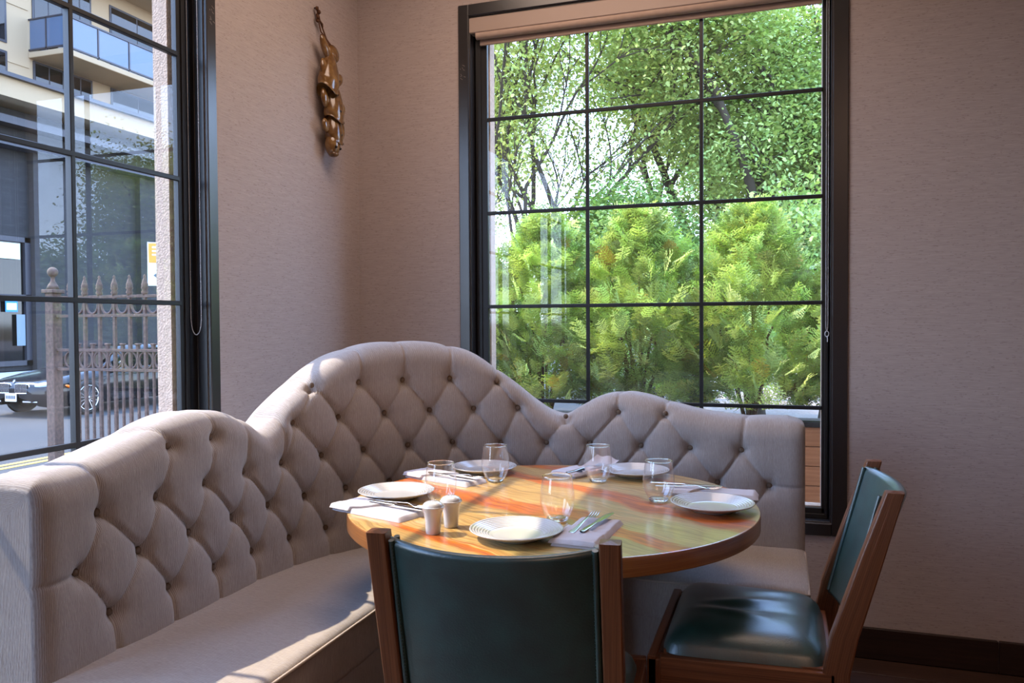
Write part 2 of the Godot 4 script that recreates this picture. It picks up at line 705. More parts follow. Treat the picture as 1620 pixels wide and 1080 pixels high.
func build_room() -> void:
	var w := MB.new()
	wall_with_holes(w, left_frame(), 0.0, ROOM.z, 0.0, ROOM.y, -0.1, 0.0, [LEFT_OPEN, LEFT_OPEN_2])
	var wl := struct("wall_left", w, M.wallpaper)
	w = MB.new()
	wall_with_holes(w, left_frame(), -0.16, ROOM.z + 0.2, -0.6, ROOM.y + 0.2, -0.165, -0.1005, [[1.2194, 2.6907, 0.602, 2.845], [3.1294, 4.6007, 0.602, 2.845]])
	part("stucco", w, M.stucco, wl)
	w = MB.new()
	wall_with_holes(w, back_frame(), 0.0, ROOM.x, 0.0, ROOM.y, -0.1, 0.0, [BACK_OPEN])
	var wb := struct("wall_back", w, M.wallpaper)
	w = MB.new()
	wall_with_holes(w, back_frame(), -0.1005, ROOM.x + 0.2, -0.6, ROOM.y + 0.2, -0.165, -0.1005, [[0.6743, 2.1971, 0.602, 2.845]])
	part("stucco", w, M.stucco, wb)
	w = MB.new()
	cuboid(w, Transform3D(), ROOM.x, ROOM.x + 0.2, -0.1, ROOM.y, -0.06, ROOM.z)
	struct("wall_right", w, M.wallpaper)
	w = MB.new()
	cuboid(w, Transform3D(), -0.06, ROOM.x + 0.2, -0.1, ROOM.y, ROOM.z, ROOM.z + 0.2)
	struct("wall_rear", w, M.wallpaper)
	w = MB.new()
	cuboid(w, Transform3D(), -0.06, ROOM.x + 0.2, ROOM.y, ROOM.y + 0.2, -0.06, ROOM.z + 0.2)
	struct("ceiling", w, M.ceiling_paint)
	# floor of dark planks
	w = MB.new()
	cuboid(w, Transform3D(), -0.06, ROOM.x + 0.2, -0.2, -0.004, -0.06, ROOM.z + 0.2)
	var fl := struct("floor", w, M.floor_wood)
	var shapes := []
	for k in 3:
		var b := MB.new()
		b.uvo = Vector2(k * 0.37, k * 0.21)
		b.box(Transform3D(), Vector3(1.217, 0.012, 0.147), 0.0015)
		shapes.append(b.mesh(M.floor_wood))
	for row in 27:
		for col in 4:
			var o := part_mesh("plank", shapes[(row * 2 + col) % 3], fl)
			o.position = Vector3(0.65 + col * 1.22 + (row % 3) * 0.41 - 0.3, -0.006, 0.09 + row * 0.15)
	# baseboards
	var bb := struct_root("baseboard_back")
	for s in [[0.02, 2.853], [2.857, 5.58]]:
		w = MB.new()
		cuboid(w, Transform3D(), s[0], s[1], 0.0, 0.13, 0.0, 0.016, 0.003)
		part("board", w, M.dark_wood, bb)
	w = MB.new()
	cuboid(w, Transform3D(), 0.0, 0.016, 0.0, 0.13, 0.02, ROOM.z - 0.02, 0.003)
	struct("baseboard_left", w, M.dark_wood)
	w = MB.new()
	cuboid(w, Transform3D(), ROOM.x - 0.016, ROOM.x, 0.0, 0.13, 0.02, ROOM.z - 0.02, 0.003)
	struct("baseboard_right", w, M.dark_wood)
	w = MB.new()
	cuboid(w, Transform3D(), 0.03, ROOM.x - 0.03, 0.0, 0.13, ROOM.z - 0.016, ROOM.z, 0.003)
	struct("baseboard_rear", w, M.dark_wood)


func build_windows() -> void:
	steel_window("window_1", back_frame(), BACK_OPEN, [0.6743, 1.1731, 1.6932, 2.1971])
	steel_window("window_2", left_frame(), LEFT_OPEN, [1.2194, 1.684, 2.19, 2.6907])
	steel_window("window_3", left_frame(), LEFT_OPEN_2, [3.1294, 3.594, 4.10, 4.6007])  # out of view, placed to light the bench end, chairs and floor
	# paint scraped off the casings
	var bare := plain("bare_metal", Color(0.62, 0.58, 0.55), 0.6)
	for q in [["window_1", Transform3D(Basis(), Vector3(0.578, 2.615, 0.0122))], ["window_2", Transform3D(Basis(Vector3.UP, PI / 2), Vector3(0.0122, 2.565, 1.108))]]:
		var r := RandomNumberGenerator.new()
		r.seed = 17
		var mb := MB.new()
		for k in 9:
			var b := Basis(Vector3.BACK, r.randf_range(0.3, 1.3))
			mb.box(q[1] * Transform3D(b, Vector3(r.randf_range(-0.014, 0.014), r.randf_range(-0.035, 0.035), 0)), Vector3(0.0016, r.randf_range(0.004, 0.016), 0.0006))
		part("scrape", mb, bare, get_node(q[0]))


func steel_window(called: String, xf: Transform3D, op: Array, us: Array) -> void:
	var root := struct_root(called)
	var ys := [0.602, 1.0347, 1.4868, 1.9403, 2.3927, 2.845]
	var black: Material = M.black_paint
	var steel: Material = M.black_steel
	# flat casing on the room side
	for q in [[op[0] - 0.052, op[0], op[2] - 0.052, op[3] + 0.055], [op[1], op[1] + 0.06, op[2] - 0.052, op[3] + 0.055], [op[0], op[1], op[2] - 0.052, op[2]], [op[0], op[1], op[3], op[3] + 0.055]]:
		var mb := MB.new()
		cuboid(mb, xf, q[0], q[1], q[2], q[3], -0.004, 0.012, 0.003)
		part("casing", mb, black, root)
	# liner boards of the reveal, each with a groove down its middle
	var sl: float = us[0] - (0.036 if called != "window_1" else 0.053)
	var sr: float = us[3] + (0.036 if called != "window_1" else 0.021)
	var mb2 := MB.new()
	for e in [[op[0], 0.006], [op[1], -0.006]]:
		cuboid(mb2, xf, e[0], e[0] + e[1], op[2], op[3], -0.086, -0.0442, 0.001)
		cuboid(mb2, xf, e[0], e[0] + e[1], op[2], op[3], -0.0432, -0.002, 0.001)
	cuboid(mb2, xf, op[0], op[1], op[3] - 0.006, op[3], -0.086, -0.002)
	part("jamb_liner", mb2, black, root)
	mb2 = MB.new()
	cuboid(mb2, xf, op[0], op[1], op[2], op[2] + 0.006, -0.086, -0.002, 0.002)
	part("sill", mb2, black, root)
	# steel sash: stepped outer frame
	mb2 = MB.new()
	var z0 := -0.085
	for q in [[op[0], sl, op[2], op[3]], [sr, op[1], op[2], op[3]], [sl, sr, op[2], op[2] + 0.02], [sl, sr, op[3] - 0.02, op[3]]]:
		cuboid(mb2, xf, q[0], q[1], q[2], q[3], -0.0995, -0.086)
	for st in [[0.45, -0.052], [1.0, -0.058]]:
		var c0: float = op[2] + 0.006
		var d0: float = op[3] - 0.006
		cuboid(mb2, xf, sl - 0.004, lerpf(sl, us[0], st[0]), c0, d0, z0 + 0.004, st[1], 0.0015)
		cuboid(mb2, xf, lerpf(sr, us[3], st[0]), sr + 0.004, c0, d0, z0 + 0.004, st[1], 0.0015)
		cuboid(mb2, xf, sl, sr, c0, lerpf(c0, ys[0], st[0]), z0 + 0.004, st[1], 0.0015)
		cuboid(mb2, xf, sl, sr, lerpf(d0, ys[5], st[0]), d0, z0 + 0.004, st[1], 0.0015)
	part("sash_frame", mb2, steel, root)
	for k in [1, 2]:
		var m := MB.new()
		cuboid(m, xf, us[k] - 0.0085, us[k] + 0.0085, ys[0], ys[5], -0.062, -0.050, 0.002)
		cuboid(m, xf, us[k] - 0.003, us[k] + 0.003, ys[0], ys[5], -0.080, -0.060)
		part("muntin", m, steel, root)
	for k in [1, 2, 3, 4]:
		var m := MB.new()
		cuboid(m, xf, us[0], us[3], ys[k] - 0.0085, ys[k] + 0.0085, -0.0625, -0.0495, 0.002)
		cuboid(m, xf, us[0], us[3], ys[k] - 0.003, ys[k] + 0.003, -0.080, -0.060)
		part("muntin", m, steel, root)
	for i in 3:
		for j in 5:
			var g := MB.new()
			var q := [xf * Vector3(us[i], ys[j], -0.068), xf * Vector3(us[i + 1], ys[j], -0.068), xf * Vector3(us[i + 1], ys[j + 1], -0.068), xf * Vector3(us[i], ys[j + 1], -0.068)]
			g.quad(q[0], q[1], q[2], q[3], xf.basis * Vector3(0, 0, 1))
			part("pane", g, M.glass, root)


# ------------------------------------------------------------------ outside
func build_outside_ground() -> void:
	var asphalt := plain("asphalt", Color(0.19, 0.185, 0.185), 0.85)
	asphalt.uv1_triplanar = true
	asphalt.uv1_world_triplanar = true
	asphalt.uv1_scale = Vector3(0.6, 0.6, 0.6)
	asphalt.albedo_texture = noise_tex(0.15, 5, 512, 61, 0.8, 1.0)
	var w := MB.new()
	cuboid(w, Transform3D(), -60, -0.2, STREET - 0.3, STREET, -70, 40)
	struct("street", w, asphalt)
	var yard := plain("yard_concrete", Color(0.66, 0.60, 0.57), 0.9)
	yard.uv1_triplanar = true
	yard.uv1_world_triplanar = true
	yard.uv1_scale = Vector3(0.4, 0.4, 0.4)
	yard.albedo_texture = noise_tex(0.05, 5, 512, 62, 0.78, 1.0)
	w = MB.new()
	cuboid(w, Transform3D(), -0.2, 60, STREET - 0.3, STREET, -70, -0.2)
	struct("ground", w, yard)
	var yellow := plain("road_paint", Color(0.83, 0.65, 0.22), 0.8)
	var rd := struct_root("road_markings")
	for x in [-8.17, -7.95]:
		w = MB.new()
		cuboid(w, Transform3D(), x - 0.05, x + 0.05, STREET + 0.001, STREET + 0.006, -30, 12)
		part("line", w, yellow, rd)
	var walk := plain("sidewalk_concrete", Color(0.68, 0.66, 0.64), 0.9)
	var sw := struct_root("sidewalk")
	for k in 22:
		w = MB.new()
		cuboid(w, Transform3D(), -25.8, -22.2, STREET - 0.1, -0.36, -52 + k * 2.0, -50.03 + k * 2.0, 0.01)
		part("slab", w, walk, sw)


func build_shop_and_apartments() -> void:
	var cream := plain("cream_render", Color(0.64, 0.55, 0.43), 0.9)
	var brick := plain("grey_brick", Color(0.16, 0.155, 0.16), 0.85)
	var bf := PackedFloat32Array()
	bf.resize(128 * 128)
	var r := RandomNumberGenerator.new()
	r.seed = 12
	for row in 16:
		for col in 5:
			var shade := r.randf_range(0.55, 1.0)
			for y in 8:
				for x in 26:
					var xx := (col * 26 + x + (13 if row % 2 else 0)) % 128
					bf[(row * 8 + y) * 128 + xx] = 0.35 if y == 0 or x == 0 else shade
	brick.albedo_texture = ramp_tex(128, 128, bf, Color(0.5, 0.5, 0.5), Color(1, 1, 1))
	brick.uv1_triplanar = true
	brick.uv1_world_triplanar = true
	brick.uv1_scale = Vector3(0.55, 0.55, 0.55)
	var dark := plain("dark_metal", Color(0.16, 0.16, 0.19), 0.5)
	var glass := plain("dark_glass", Color(0.03, 0.035, 0.04), 0.04)
	# shop: a low grey brick front under a cream fascia
	var th := thing("shop_building", "grey brick low building with cream roof fascia and display window across the street", "building", Vector3(-25.8, 0, -20.7))
	var w := MB.new()
	for q in [[-30.0, -0.3, -0.4, 10.0], [0.0, 0.0, 0.0, 0.0]]:
		if q[3] > 0.0:
			cuboid(w, Transform3D(), -9, -1.2, q[2], q[3], q[0], q[1])
	cuboid(w, Transform3D(), -9, -1.2, 4.95, 10.0, -0.3, 8.0)
	cuboid(w, Transform3D(), -9, -1.2, -0.4, -0.1, -0.3, 8.0)
	cuboid(w, Transform3D(), -9, -4.5, -0.1, 4.95, -0.3, 8.0)
	part("wall", w, brick, th)
	for q in [[-1.1, -0.32], [-7.0, -6.0], [-13.0, -12.0]]:
		w = MB.new()
		cuboid(w, Transform3D(), -1.2, -0.9, -0.4, 8.4, q[0], q[1])
		part("pilaster", w, brick, th)
	w = MB.new()
	cuboid(w, Transform3D(), -9, 0.1, 10.07, 10.8, -30, 8)
	part("fascia", w, cream, th)
	w = MB.new()
	cuboid(w, Transform3D(), -9, 0.3, 10.8, 10.95, -30, 8)
	part("coping", w, dark, th)
	for y in [8.4, 9.25]:
		w = MB.new()
		cuboid(w, Transform3D(), -1.2, -0.5, y, y + 0.3, -30, 8)
		part("beam", w, dark, th)
	var fr := MB.new()
	for q in [[-0.3, -0.04, -0.2, 4.95], [4.0, 4.2, -0.2, 4.95]]:
		cuboid(fr, Transform3D(), -1.3, -1.1, q[2], q[3], q[0], q[1])
	for y in [-0.2, 2.45, 4.75]:
		cuboid(fr, Transform3D(), -1.3, -1.1, y, y + 0.2, -0.3, 8.0)
	part("window_frame", fr, dark, th)
	for q in [[-0.04, 4.0, 0.0, 2.45], [-0.04, 4.0, 2.65, 4.75]]:
		w = MB.new()
		cuboid(w, Transform3D(), -1.24, -1.22, q[2], q[3], q[0], q[1])
		part("pane", w, glass, th)
	w = MB.new()
	cuboid(w, Transform3D(), -1.1, -1.08, 1.95, 2.38, 0.35, 0.88)
	var note := part("notice", w, plain("notice_blue", Color(0.20, 0.50, 0.72), 0.6), th)
	w = MB.new()
	cuboid(w, Transform3D(), -1.079, -1.075, 2.03, 2.30, 0.40, 0.83)
	part("sheet", w, plain("paper_white", Color(0.86, 0.88, 0.9), 0.7), note)
	w = MB.new()
	cuboid(w, Transform3D(), -1.1, -1.09, 0.6, 1.85, 0.02, 0.40)
	part("hours_panel", w, plain("hours_grey", Color(0.42, 0.48, 0.52), 0.6), th)
	w = MB.new()
	cuboid(w, Transform3D(), -1.1, -1.08, 4.05, 4.68, 0.2, 3.6)
	part("banner", w, plain("pale_banner", Color(0.80, 0.85, 0.74), 0.7), th)

	# apartment block with balconies behind it
	var ap := thing("apartment_building", "cream apartment block with glass railed balconies rising behind the brick shop", "building", Vector3(-43, 0, -34.8))
	w = MB.new()
	cuboid(w, Transform3D(), -14, 0, STREET, 29.5, -26, 14)
	part("wall", w, cream, ap)
	var rects := [[1.5, 5.5, 18.7, 23.2], [1.5, 5.5, 16.0, 18.2], [-2.6, -0.3, 19.0, 22.8], [-4.9, -2.9, 19.0, 24.0], [-11.5, -6.5, 19.0, 24.0], [-2.6, -0.3, 15.2, 18.2], [-4.9, -2.9, 15.2, 18.2], [-11.5, -6.5, 15.2, 18.2], [-4.9, -0.3, 25.5, 29.0], [-11.5, -6.5, 25.5, 29.0], [1.5, 5.5, 25.0, 29.0]]
	for q in rects:
		w = MB.new()
		cuboid(w, Transform3D(), -0.02, 0.06, q[2], q[3], q[0], q[1])
		var wf := part("window", w, dark, ap)
		var n := 2
		for k in n:
			w = MB.new()
			var a: float = lerpf(q[0] + 0.1, q[1] - 0.1, float(k) / n) + 0.05
			var b: float = lerpf(q[0] + 0.1, q[1] - 0.1, float(k + 1) / n) - 0.05
			cuboid(w, Transform3D(), 0.05, 0.075, q[2] + 0.15, q[3] - 0.15, a, b)
			part("pane", w, glass, wf)
	for y in [17.6, 21.2, 24.6]:
		for q in [[0.0, 14.0]]:
			w = MB.new()
			cuboid(w, Transform3D(), 0.0, 0.05, y, y + 0.12, q[0], q[1])
			part("string_course", w, cream, ap)
	for y in [18.6, 25.2]:
		w = MB.new()
		cuboid(w, Transform3D(), 0.0, 3.0, y - 0.35, y, -20, 0, 0.03)
		var sl := part("balcony", w, cream, ap)
		w = MB.new()
		for z in [0.0, -2.6, -5.2, -7.8, -10.4, -13.0, -15.6]:
			cuboid(w, Transform3D(), 2.85, 2.95, y, y + 2.05, z - 0.12, z - 0.02)
		cuboid(w, Transform3D(), 2.83, 2.97, y + 2.0, y + 2.1, -20, 0)
		cuboid(w, Transform3D(), 2.85, 2.95, y + 0.1, y + 0.2, -20, 0)
		cuboid(w, Transform3D(), 0.0, 2.95, y + 2.0, y + 2.1, -0.12, -0.02)
		cuboid(w, Transform3D(), 0.0, 2.95, y + 0.1, y + 0.2, -0.12, -0.02)
		cuboid(w, Transform3D(), 1.4, 1.5, y, y + 2.05, -0.12, -0.02)
		part("railing", w, dark, sl)
		for z in [0.0, -2.6, -5.2, -7.8, -10.4, -13.0]:
			w = MB.new()
			cuboid(w, Transform3D(), 2.89, 2.91, y + 0.2, y + 2.0, z - 2.58, z - 0.14)
			part("rail_glass", w, plain("rail_glass", Color(0.30, 0.36, 0.44), 0.05), sl)
		w = MB.new()
		cuboid(w, Transform3D(), 0.1, 2.8, y + 0.2, y + 2.0, -0.08, -0.06)
		part("rail_glass", w, plain("rail_glass", Color(0.30, 0.36, 0.44), 0.05), sl)


func leaf_cluster(count: int, spread: float, lf: float, m: Material, sd: int) -> ArrayMesh:
	var r := RandomNumberGenerator.new()
	r.seed = sd
	var mb := MB.new()
	for k in count:
		var at := Vector3(r.randfn(), r.randfn(), r.randfn()) * spread * 0.5
		var d := (Vector3(r.randf_range(-1, 1), r.randf_range(-0.9, 0.4), r.randf_range(-1, 1))).normalized()
		var s := d.cross(Vector3(r.randf_range(-0.5, 0.5), 1, r.randf_range(-0.5, 0.5))).normalized()
		var up := s.cross(d).normalized()
		if up.y < 0:
			up = -up
		var l := lf * r.randf_range(0.7, 1.25)
		var w := l * 0.36
		var b := mb.v.size()
		var tn := r.randf_range(0.75, 1.2)
		mb.tint = Color(tn, tn, tn)
		# a lobed leaf: base, two shoulders, waist, tip
		var pts := [at, at + d * l * 0.3 + s * w, at + d * l * 0.55 + s * w * 0.55, at + d * l * 0.75 + s * w * 0.8, at + d * l - up * l * 0.15, at + d * l * 0.75 - s * w * 0.8, at + d * l * 0.55 - s * w * 0.55, at + d * l * 0.3 - s * w]
		for p in pts:
			mb.vert(p, up, Vector2.ZERO)
		var out: bool = (pts[1] - pts[0]).cross(pts[4] - pts[0]).dot(up) > 0.0
		for e in 6:
			mb.ix.append_array([b, b + e + 2, b + e + 1] if out else [b, b + e + 1, b + e + 2])
	return mb.mesh(m, true)


func multi(called: String, mesh: Mesh, xfs: Array, cols: PackedColorArray, parent: Node3D) -> MultiMeshInstance3D:
	var mm := MultiMesh.new()
	mm.transform_format = MultiMesh.TRANSFORM_3D
	mm.use_colors = true
	mm.mesh = mesh
	mm.instance_count = xfs.size()
	for k in xfs.size():
		mm.set_instance_transform(k, xfs[k])
		mm.set_instance_color(k, cols[k])
	var o := MultiMeshInstance3D.new()
	o.name = called
	o.multimesh = mm
	o.set_meta("kind", "stuff")
	parent.add_child(o, true)
	return o


func leaf_mat(called: String, c: Color, back: float) -> StandardMaterial3D:
	var m := StandardMaterial3D.new()
	m.resource_name = called
	m.albedo_color = c
	m.roughness = 0.55
	m.metallic_specular = 0.35
	m.vertex_color_use_as_albedo = true
	m.backlight_enabled = true
	m.backlight = Color(back, back, back * 0.8)
	m.cull_mode = BaseMaterial3D.CULL_DISABLED
	return m


func grow(mb: MB, tips: Array, at: Vector3, dir: Vector3, length: float, rad: float, depth: int, r: RandomNumberGenerator, spread: float) -> void:
	var n := 5
	var path := PackedVector3Array([at])
	var rr := PackedFloat32Array([rad])
	var d := dir
	var p := at
	for k in n:
		d = (d + Vector3(r.randf_range(-1, 1), r.randf_range(-0.5, 0.9), r.randf_range(-1, 1)) * 0.16).normalized()
		p += d * length / n
		path.append(p)
		rr.append(lerpf(rad, rad * 0.62, float(k + 1) / n))
		if depth <= 1:
			tips.append(p)
	mb.tube(path, rr, 7 if depth > 2 else 4, false)
	if depth == 0:
		return
	var kids := 3 if depth > 1 else 4
	for k in kids:
		var t := r.randf_range(0.45, 1.0) if k > 0 else 1.0
		var f: float = t * n
		var q := path[int(f)].lerp(path[mini(int(f) + 1, n)], f - int(f))
		var side := Vector3(r.randf_range(-1, 1), r.randf_range(-0.35, 0.75), r.randf_range(-1, 1)).normalized()
		grow(mb, tips, q, (d * (1.0 - spread * 0.5) + side * spread).normalized(), length * r.randf_range(0.6, 0.8), rad * 0.6, depth - 1, r, spread)


func tree(label: String, at: Vector3, height: float, trunk: float, stems: int, spread: float, leaf: Material, per_tip: int, sd: int, puff: float, cluster_leaf: float) -> void:
	var th := thing("tree", label, "tree", at, 0.0, "trees beyond the hedge")
	var r := RandomNumberGenerator.new()
	r.seed = sd
	var mb := MB.new()
	var tips := []
	for s in stems:
		var lean := Vector3(r.randf_range(-1, 1), 0, r.randf_range(-1, 1)) * (0.12 if stems == 1 else 0.35)
		grow(mb, tips, Vector3(lean.x, 0, lean.z) * 0.6, (Vector3.UP + lean).normalized(), height * 0.36, trunk, 4, r, spread)
	part("trunk", mb, plain("bark", Color(0.26, 0.22, 0.18), 0.95), th)
	var xfs := []
	var cols := PackedColorArray()
	for tip in tips:
		for k in per_tip:
			var o := Vector3(r.randfn(), r.randfn() * 0.8, r.randfn()) * puff
			var b := Basis(Vector3.UP, r.randf() * TAU) * Basis(Vector3.RIGHT, r.randf_range(-0.4, 0.4))
			xfs.append(Transform3D(b.scaled(Vector3.ONE * r.randf_range(0.75, 1.25)), tip + o))
			var e := r.randf_range(0.7, 1.25)
			cols.append(Color(e * r.randf_range(0.9, 1.15), e, e * r.randf_range(0.8, 1.1)))
	multi("foliage", leaf_cluster(16, 0.42, cluster_leaf * 0.7, leaf, sd + 100), xfs, cols, th)


func build_trees() -> void:
	var oak := leaf_mat("oak_leaf", Color(0.70, 0.78, 0.47), 0.8)
	var deep := leaf_mat("deep_leaf", Color(0.58, 0.69, 0.40), 0.8)
	var pale := leaf_mat("pale_leaf", Color(0.76, 0.81, 0.49), 0.8)
	tree("broad oak with a thick dark trunk and spreading limbs behind the tallest hedge plants", Vector3(1.6, STREET, -13.0), 11.5, 0.17, 1, 0.74, oak, 4, 8, 0.42, 0.13)
	tree("slender many stemmed tree with thin upright trunks seen through the leftmost panes", Vector3(-2.9, STREET, -11.5), 10.0, 0.10, 4, 0.45, pale, 1, 11, 0.36, 0.12)
	tree("bushy oak filling the middle panes between the many stemmed tree and the broad oak", Vector3(-1.2, STREET, -16.5), 10.5, 0.22, 1, 0.75, oak, 3, 23, 0.48, 0.14)
	tree("dark green tree standing to the side of the broad oak beyond the window edge", Vector3(5.6, STREET, -15.5), 11.5, 0.24, 1, 0.72, deep, 3, 31, 0.5, 0.14)
	tree("leafy oak standing in front of the broad oak, filling the rightmost column of panes", Vector3(2.7, STREET, -12.2), 8.6, 0.12, 1, 0.76, oak, 2, 19, 0.44, 0.13)
	tree("low dark understory tree below the oak crowns", Vector3(-0.2, STREET, -10.8), 4.4, 0.10, 2, 0.8, deep, 3, 37, 0.36, 0.12)
	tree("low dark understory tree at the foot of the broad oak", Vector3(2.6, STREET, -10.6), 4.8, 0.10, 2, 0.8, deep, 3, 41, 0.36, 0.12)
	tree("far tall tree closing the view behind the many stemmed tree", Vector3(-7.5, STREET, -20.0), 11.0, 0.22, 1, 0.72, deep, 3, 47, 0.55, 0.16)
	tree("far tree behind the bushy oak, nearly hidden", Vector3(1.5, STREET, -22.0), 12.0, 0.24, 1, 0.72, oak, 3, 53, 0.6, 0.17)
	tree("loose pale tree beyond the yard, mirrored at one side of the street window", Vector3(13.4, STREET, -13.2), 7.2, 0.13, 2, 0.6, pale, 3, 59, 0.4, 0.13)
	tree("low dark round tree mirrored low in the panes of the street window", Vector3(10.6, STREET, -8.6), 3.6, 0.10, 1, 0.75, deep, 3, 61, 0.34, 0.12)
	tree("low pale round tree mirrored behind the ball topped fence post", Vector3(13.2, STREET, -8.2), 4.2, 0.10, 1, 0.75, pale, 3, 67, 0.34, 0.12)



func frond(m: Material, sd: int) -> ArrayMesh:
	# a flat spray of scale leaves: side shoots off a stem, lobes off each shoot
	var r := RandomNumberGenerator.new()
	r.seed = sd
	var mb := MB.new()
	var l := 0.15
	var prev := Vector3.ZERO
	for k in 9:
		var f := (k + 1) / 9.0
		var p := Vector3(0, l * f, 0.03 * f * f)
		lobe(mb, prev, p, 0.004, r)
		for s in [-1.0, 1.0]:
			var sl: float = l * 0.42 * sin(PI * clampf(f * 0.8 + 0.12, 0.0, 1.0)) * r.randf_range(0.75, 1.1)
			var d := Vector3(s * 0.78, 0.62, r.randf_range(-0.25, 0.1)).normalized()
			var a := p
			for j in 3:
				var b: Vector3 = a + d * sl / 3.0
				lobe(mb, a, b + d * 0.004, 0.0042, r)
				for s2 in [-1.0, 1.0]:
					var d2: Vector3 = (d * 0.75 + Vector3(-s * s2 * 0.5, s2 * 0.55, 0)).normalized()
					lobe(mb, b, b + d2 * sl * 0.22, 0.0036, r)
				a = b
		prev = p
	return mb.mesh(m, true)


func lobe(mb: MB, a: Vector3, b: Vector3, w: float, r: RandomNumberGenerator) -> void:
	var d := (b - a).normalized()
	var s := d.cross(Vector3(r.randf_range(-0.2, 0.2), r.randf_range(-0.2, 0.2), 1)).normalized()
	var nn := s.cross(d).normalized()
	var e := r.randf_range(0.8, 1.2)
	mb.tint = Color(e, e, e)
	var k := mb.v.size()
	mb.vert(a, nn, Vector2.ZERO)
	mb.vert(a.lerp(b, 0.55) + s * w, nn, Vector2.ZERO)
	mb.vert(b, nn, Vector2.ZERO)
	mb.vert(a.lerp(b, 0.55) - s * w, nn, Vector2.ZERO)
	if (mb.v[k + 1] - a).cross(b - a).dot(nn) > 0.0:
		mb.ix.append_array([k, k + 2, k + 1, k, k + 3, k + 2])
	else:
		mb.ix.append_array([k, k + 1, k + 2, k, k + 2, k + 3])


func build_hedge() -> void:
	var m := leaf_mat("arborvitae_leaf", Color(0.79, 0.86, 0.50), 0.8)
	var sprays := [frond(m, 1), frond(m, 2)]
	var bark := plain("arborvitae_bark", Color(0.42, 0.30, 0.22), 0.9)
	var spots := [[0.60, -1.30, 1.95, 0.44, "leftmost bright green arborvitae in the planter, seen through the first column of panes"], [1.20, -1.32, 1.98, 0.44, "bright green arborvitae in the middle of the planter, behind the second column of panes"], [1.86, -1.28, 1.96, 0.45, "bright green arborvitae at the right end of view, bare reddish stems showing at its foot"], [0.02, -1.34, 1.85, 0.42, "bright green arborvitae hidden behind the wall by the room corner"], [2.55, -1.3, 1.9, 0.36, "bright green arborvitae past the window edge, mirrored in the street window"]]
	for q in spots:
		var r := RandomNumberGenerator.new()
		r.seed = int(q[0] * 1000) + 77
		var foot := 0.82
		var th := thing("arborvitae", q[4], "shrub", Vector3(q[0], foot, q[1]), 0.0, "arborvitae in the planter")
		var h: float = q[2] - foot
		var st := MB.new()
		for k in 7:
			var a := TAU * k / 7.0 + r.randf()
			var path := PackedVector3Array([Vector3(cos(a), 0, sin(a)) * 0.03])
			for j in 5:
				var f := (j + 1) / 5.0
				path.append(Vector3(cos(a + f * 0.6), 0, sin(a + f * 0.6)) * (0.03 + (0.2 if k else 0.0) * f * r.randf_range(0.6, 1.2)) + Vector3.UP * h * f * (0.95 if k == 0 else 0.72))
			st.tube(path, PackedFloat32Array([0.012, 0.011, 0.009, 0.007, 0.005, 0.003]), 5, false)
		part("stem", st, bark, th)
		for w in 2:
			var xfs := []
			var cols := PackedColorArray()
			for k in 820:
				var f := pow(r.randf(), 0.95)
				var y := lerpf(0.07, 1.04, f) * h
				var full := 1.0 if f < 0.5 else 0.92 * pow((1.0 - f) / 0.5, 1.15) + 0.08
				full *= 0.80 + 0.20 * clampf(f / 0.2, 0.0, 1.0)
				var a := r.randf() * TAU
				var lump := 1.0 + 0.20 * sin(a * 3.0 + f * 9.0 + q[0] * 5.0) + 0.22 * sin(f * 31.0 + a * 5.0) + 0.12 * sin(f * 57.0 - a * 9.0)
				var rad: float = q[3] * full * lump * sqrt(r.randf_range(0.25, 1.0))
				var o := Vector3(cos(a), 0, sin(a))
				var d := (o * r.randf_range(0.5, 1.2) + Vector3.UP * r.randf_range(0.1, 1.1) + Vector3(r.randf_range(-1, 1), 0, r.randf_range(-1, 1)) * 0.5).normalized()
				var s := d.cross(Vector3.UP + o * r.randf_range(-1.5, 1.5)).normalized()
				s = s.rotated(d, r.randf_range(-0.8, 0.8))
				var b := Basis(s, d, s.cross(d)).scaled(Vector3.ONE * r.randf_range(0.5, 1.15))
				xfs.append(Transform3D(b, o * rad + Vector3.UP * y))
				var e := r.randf_range(0.4, 1.35)
				if r.randf() < 0.015:
					cols.append(Color(e * 1.25, e * 0.72, e * 0.6))
				else:
					cols.append(Color(e * r.randf_range(0.85, 1.1), e, e * r.randf_range(0.8, 1.3)))
			multi("foliage", sprays[w], xfs, cols, th)
	# planter of stained boards
	var pl := thing("planter", "long planter of tan horizontal boards under a black top rail, outside the back window", "planter", Vector3(1.35, 0, -0.9))
	for k in 12:
		var w := MB.new()
		w.uvo = Vector2(k * 0.31, k * 0.17)
		w.box(Transform3D(Basis(), Vector3(0, 0.795 - k * 0.1045, 0)), Vector3(3.4, 0.1005, 0.022), 0.002)
		part("board", w, M.deck_board, pl)
	var w2 := MB.new()
	w2.box(Transform3D(Basis(), Vector3(0, 0.862, 0.0)), Vector3(3.4, 0.028, 0.06), 0.003)
	part("top_rail", w2, M.black_steel, pl)
	for x in [-1.6, -0.55, 0.5, 1.6]:
		w2 = MB.new()
		cuboid(w2, Transform3D(), x - 0.03, x + 0.03, STREET, 0.85, -0.06, -0.013)
		part("batten", w2, M.black_steel, pl)
	w2 = MB.new()
	cuboid(w2, Transform3D(), -1.7, 1.7, STREET, 0.80, -0.82, -0.07)
	part("soil", w2, plain("soil", Color(0.30, 0.23, 0.18), 0.95), pl)


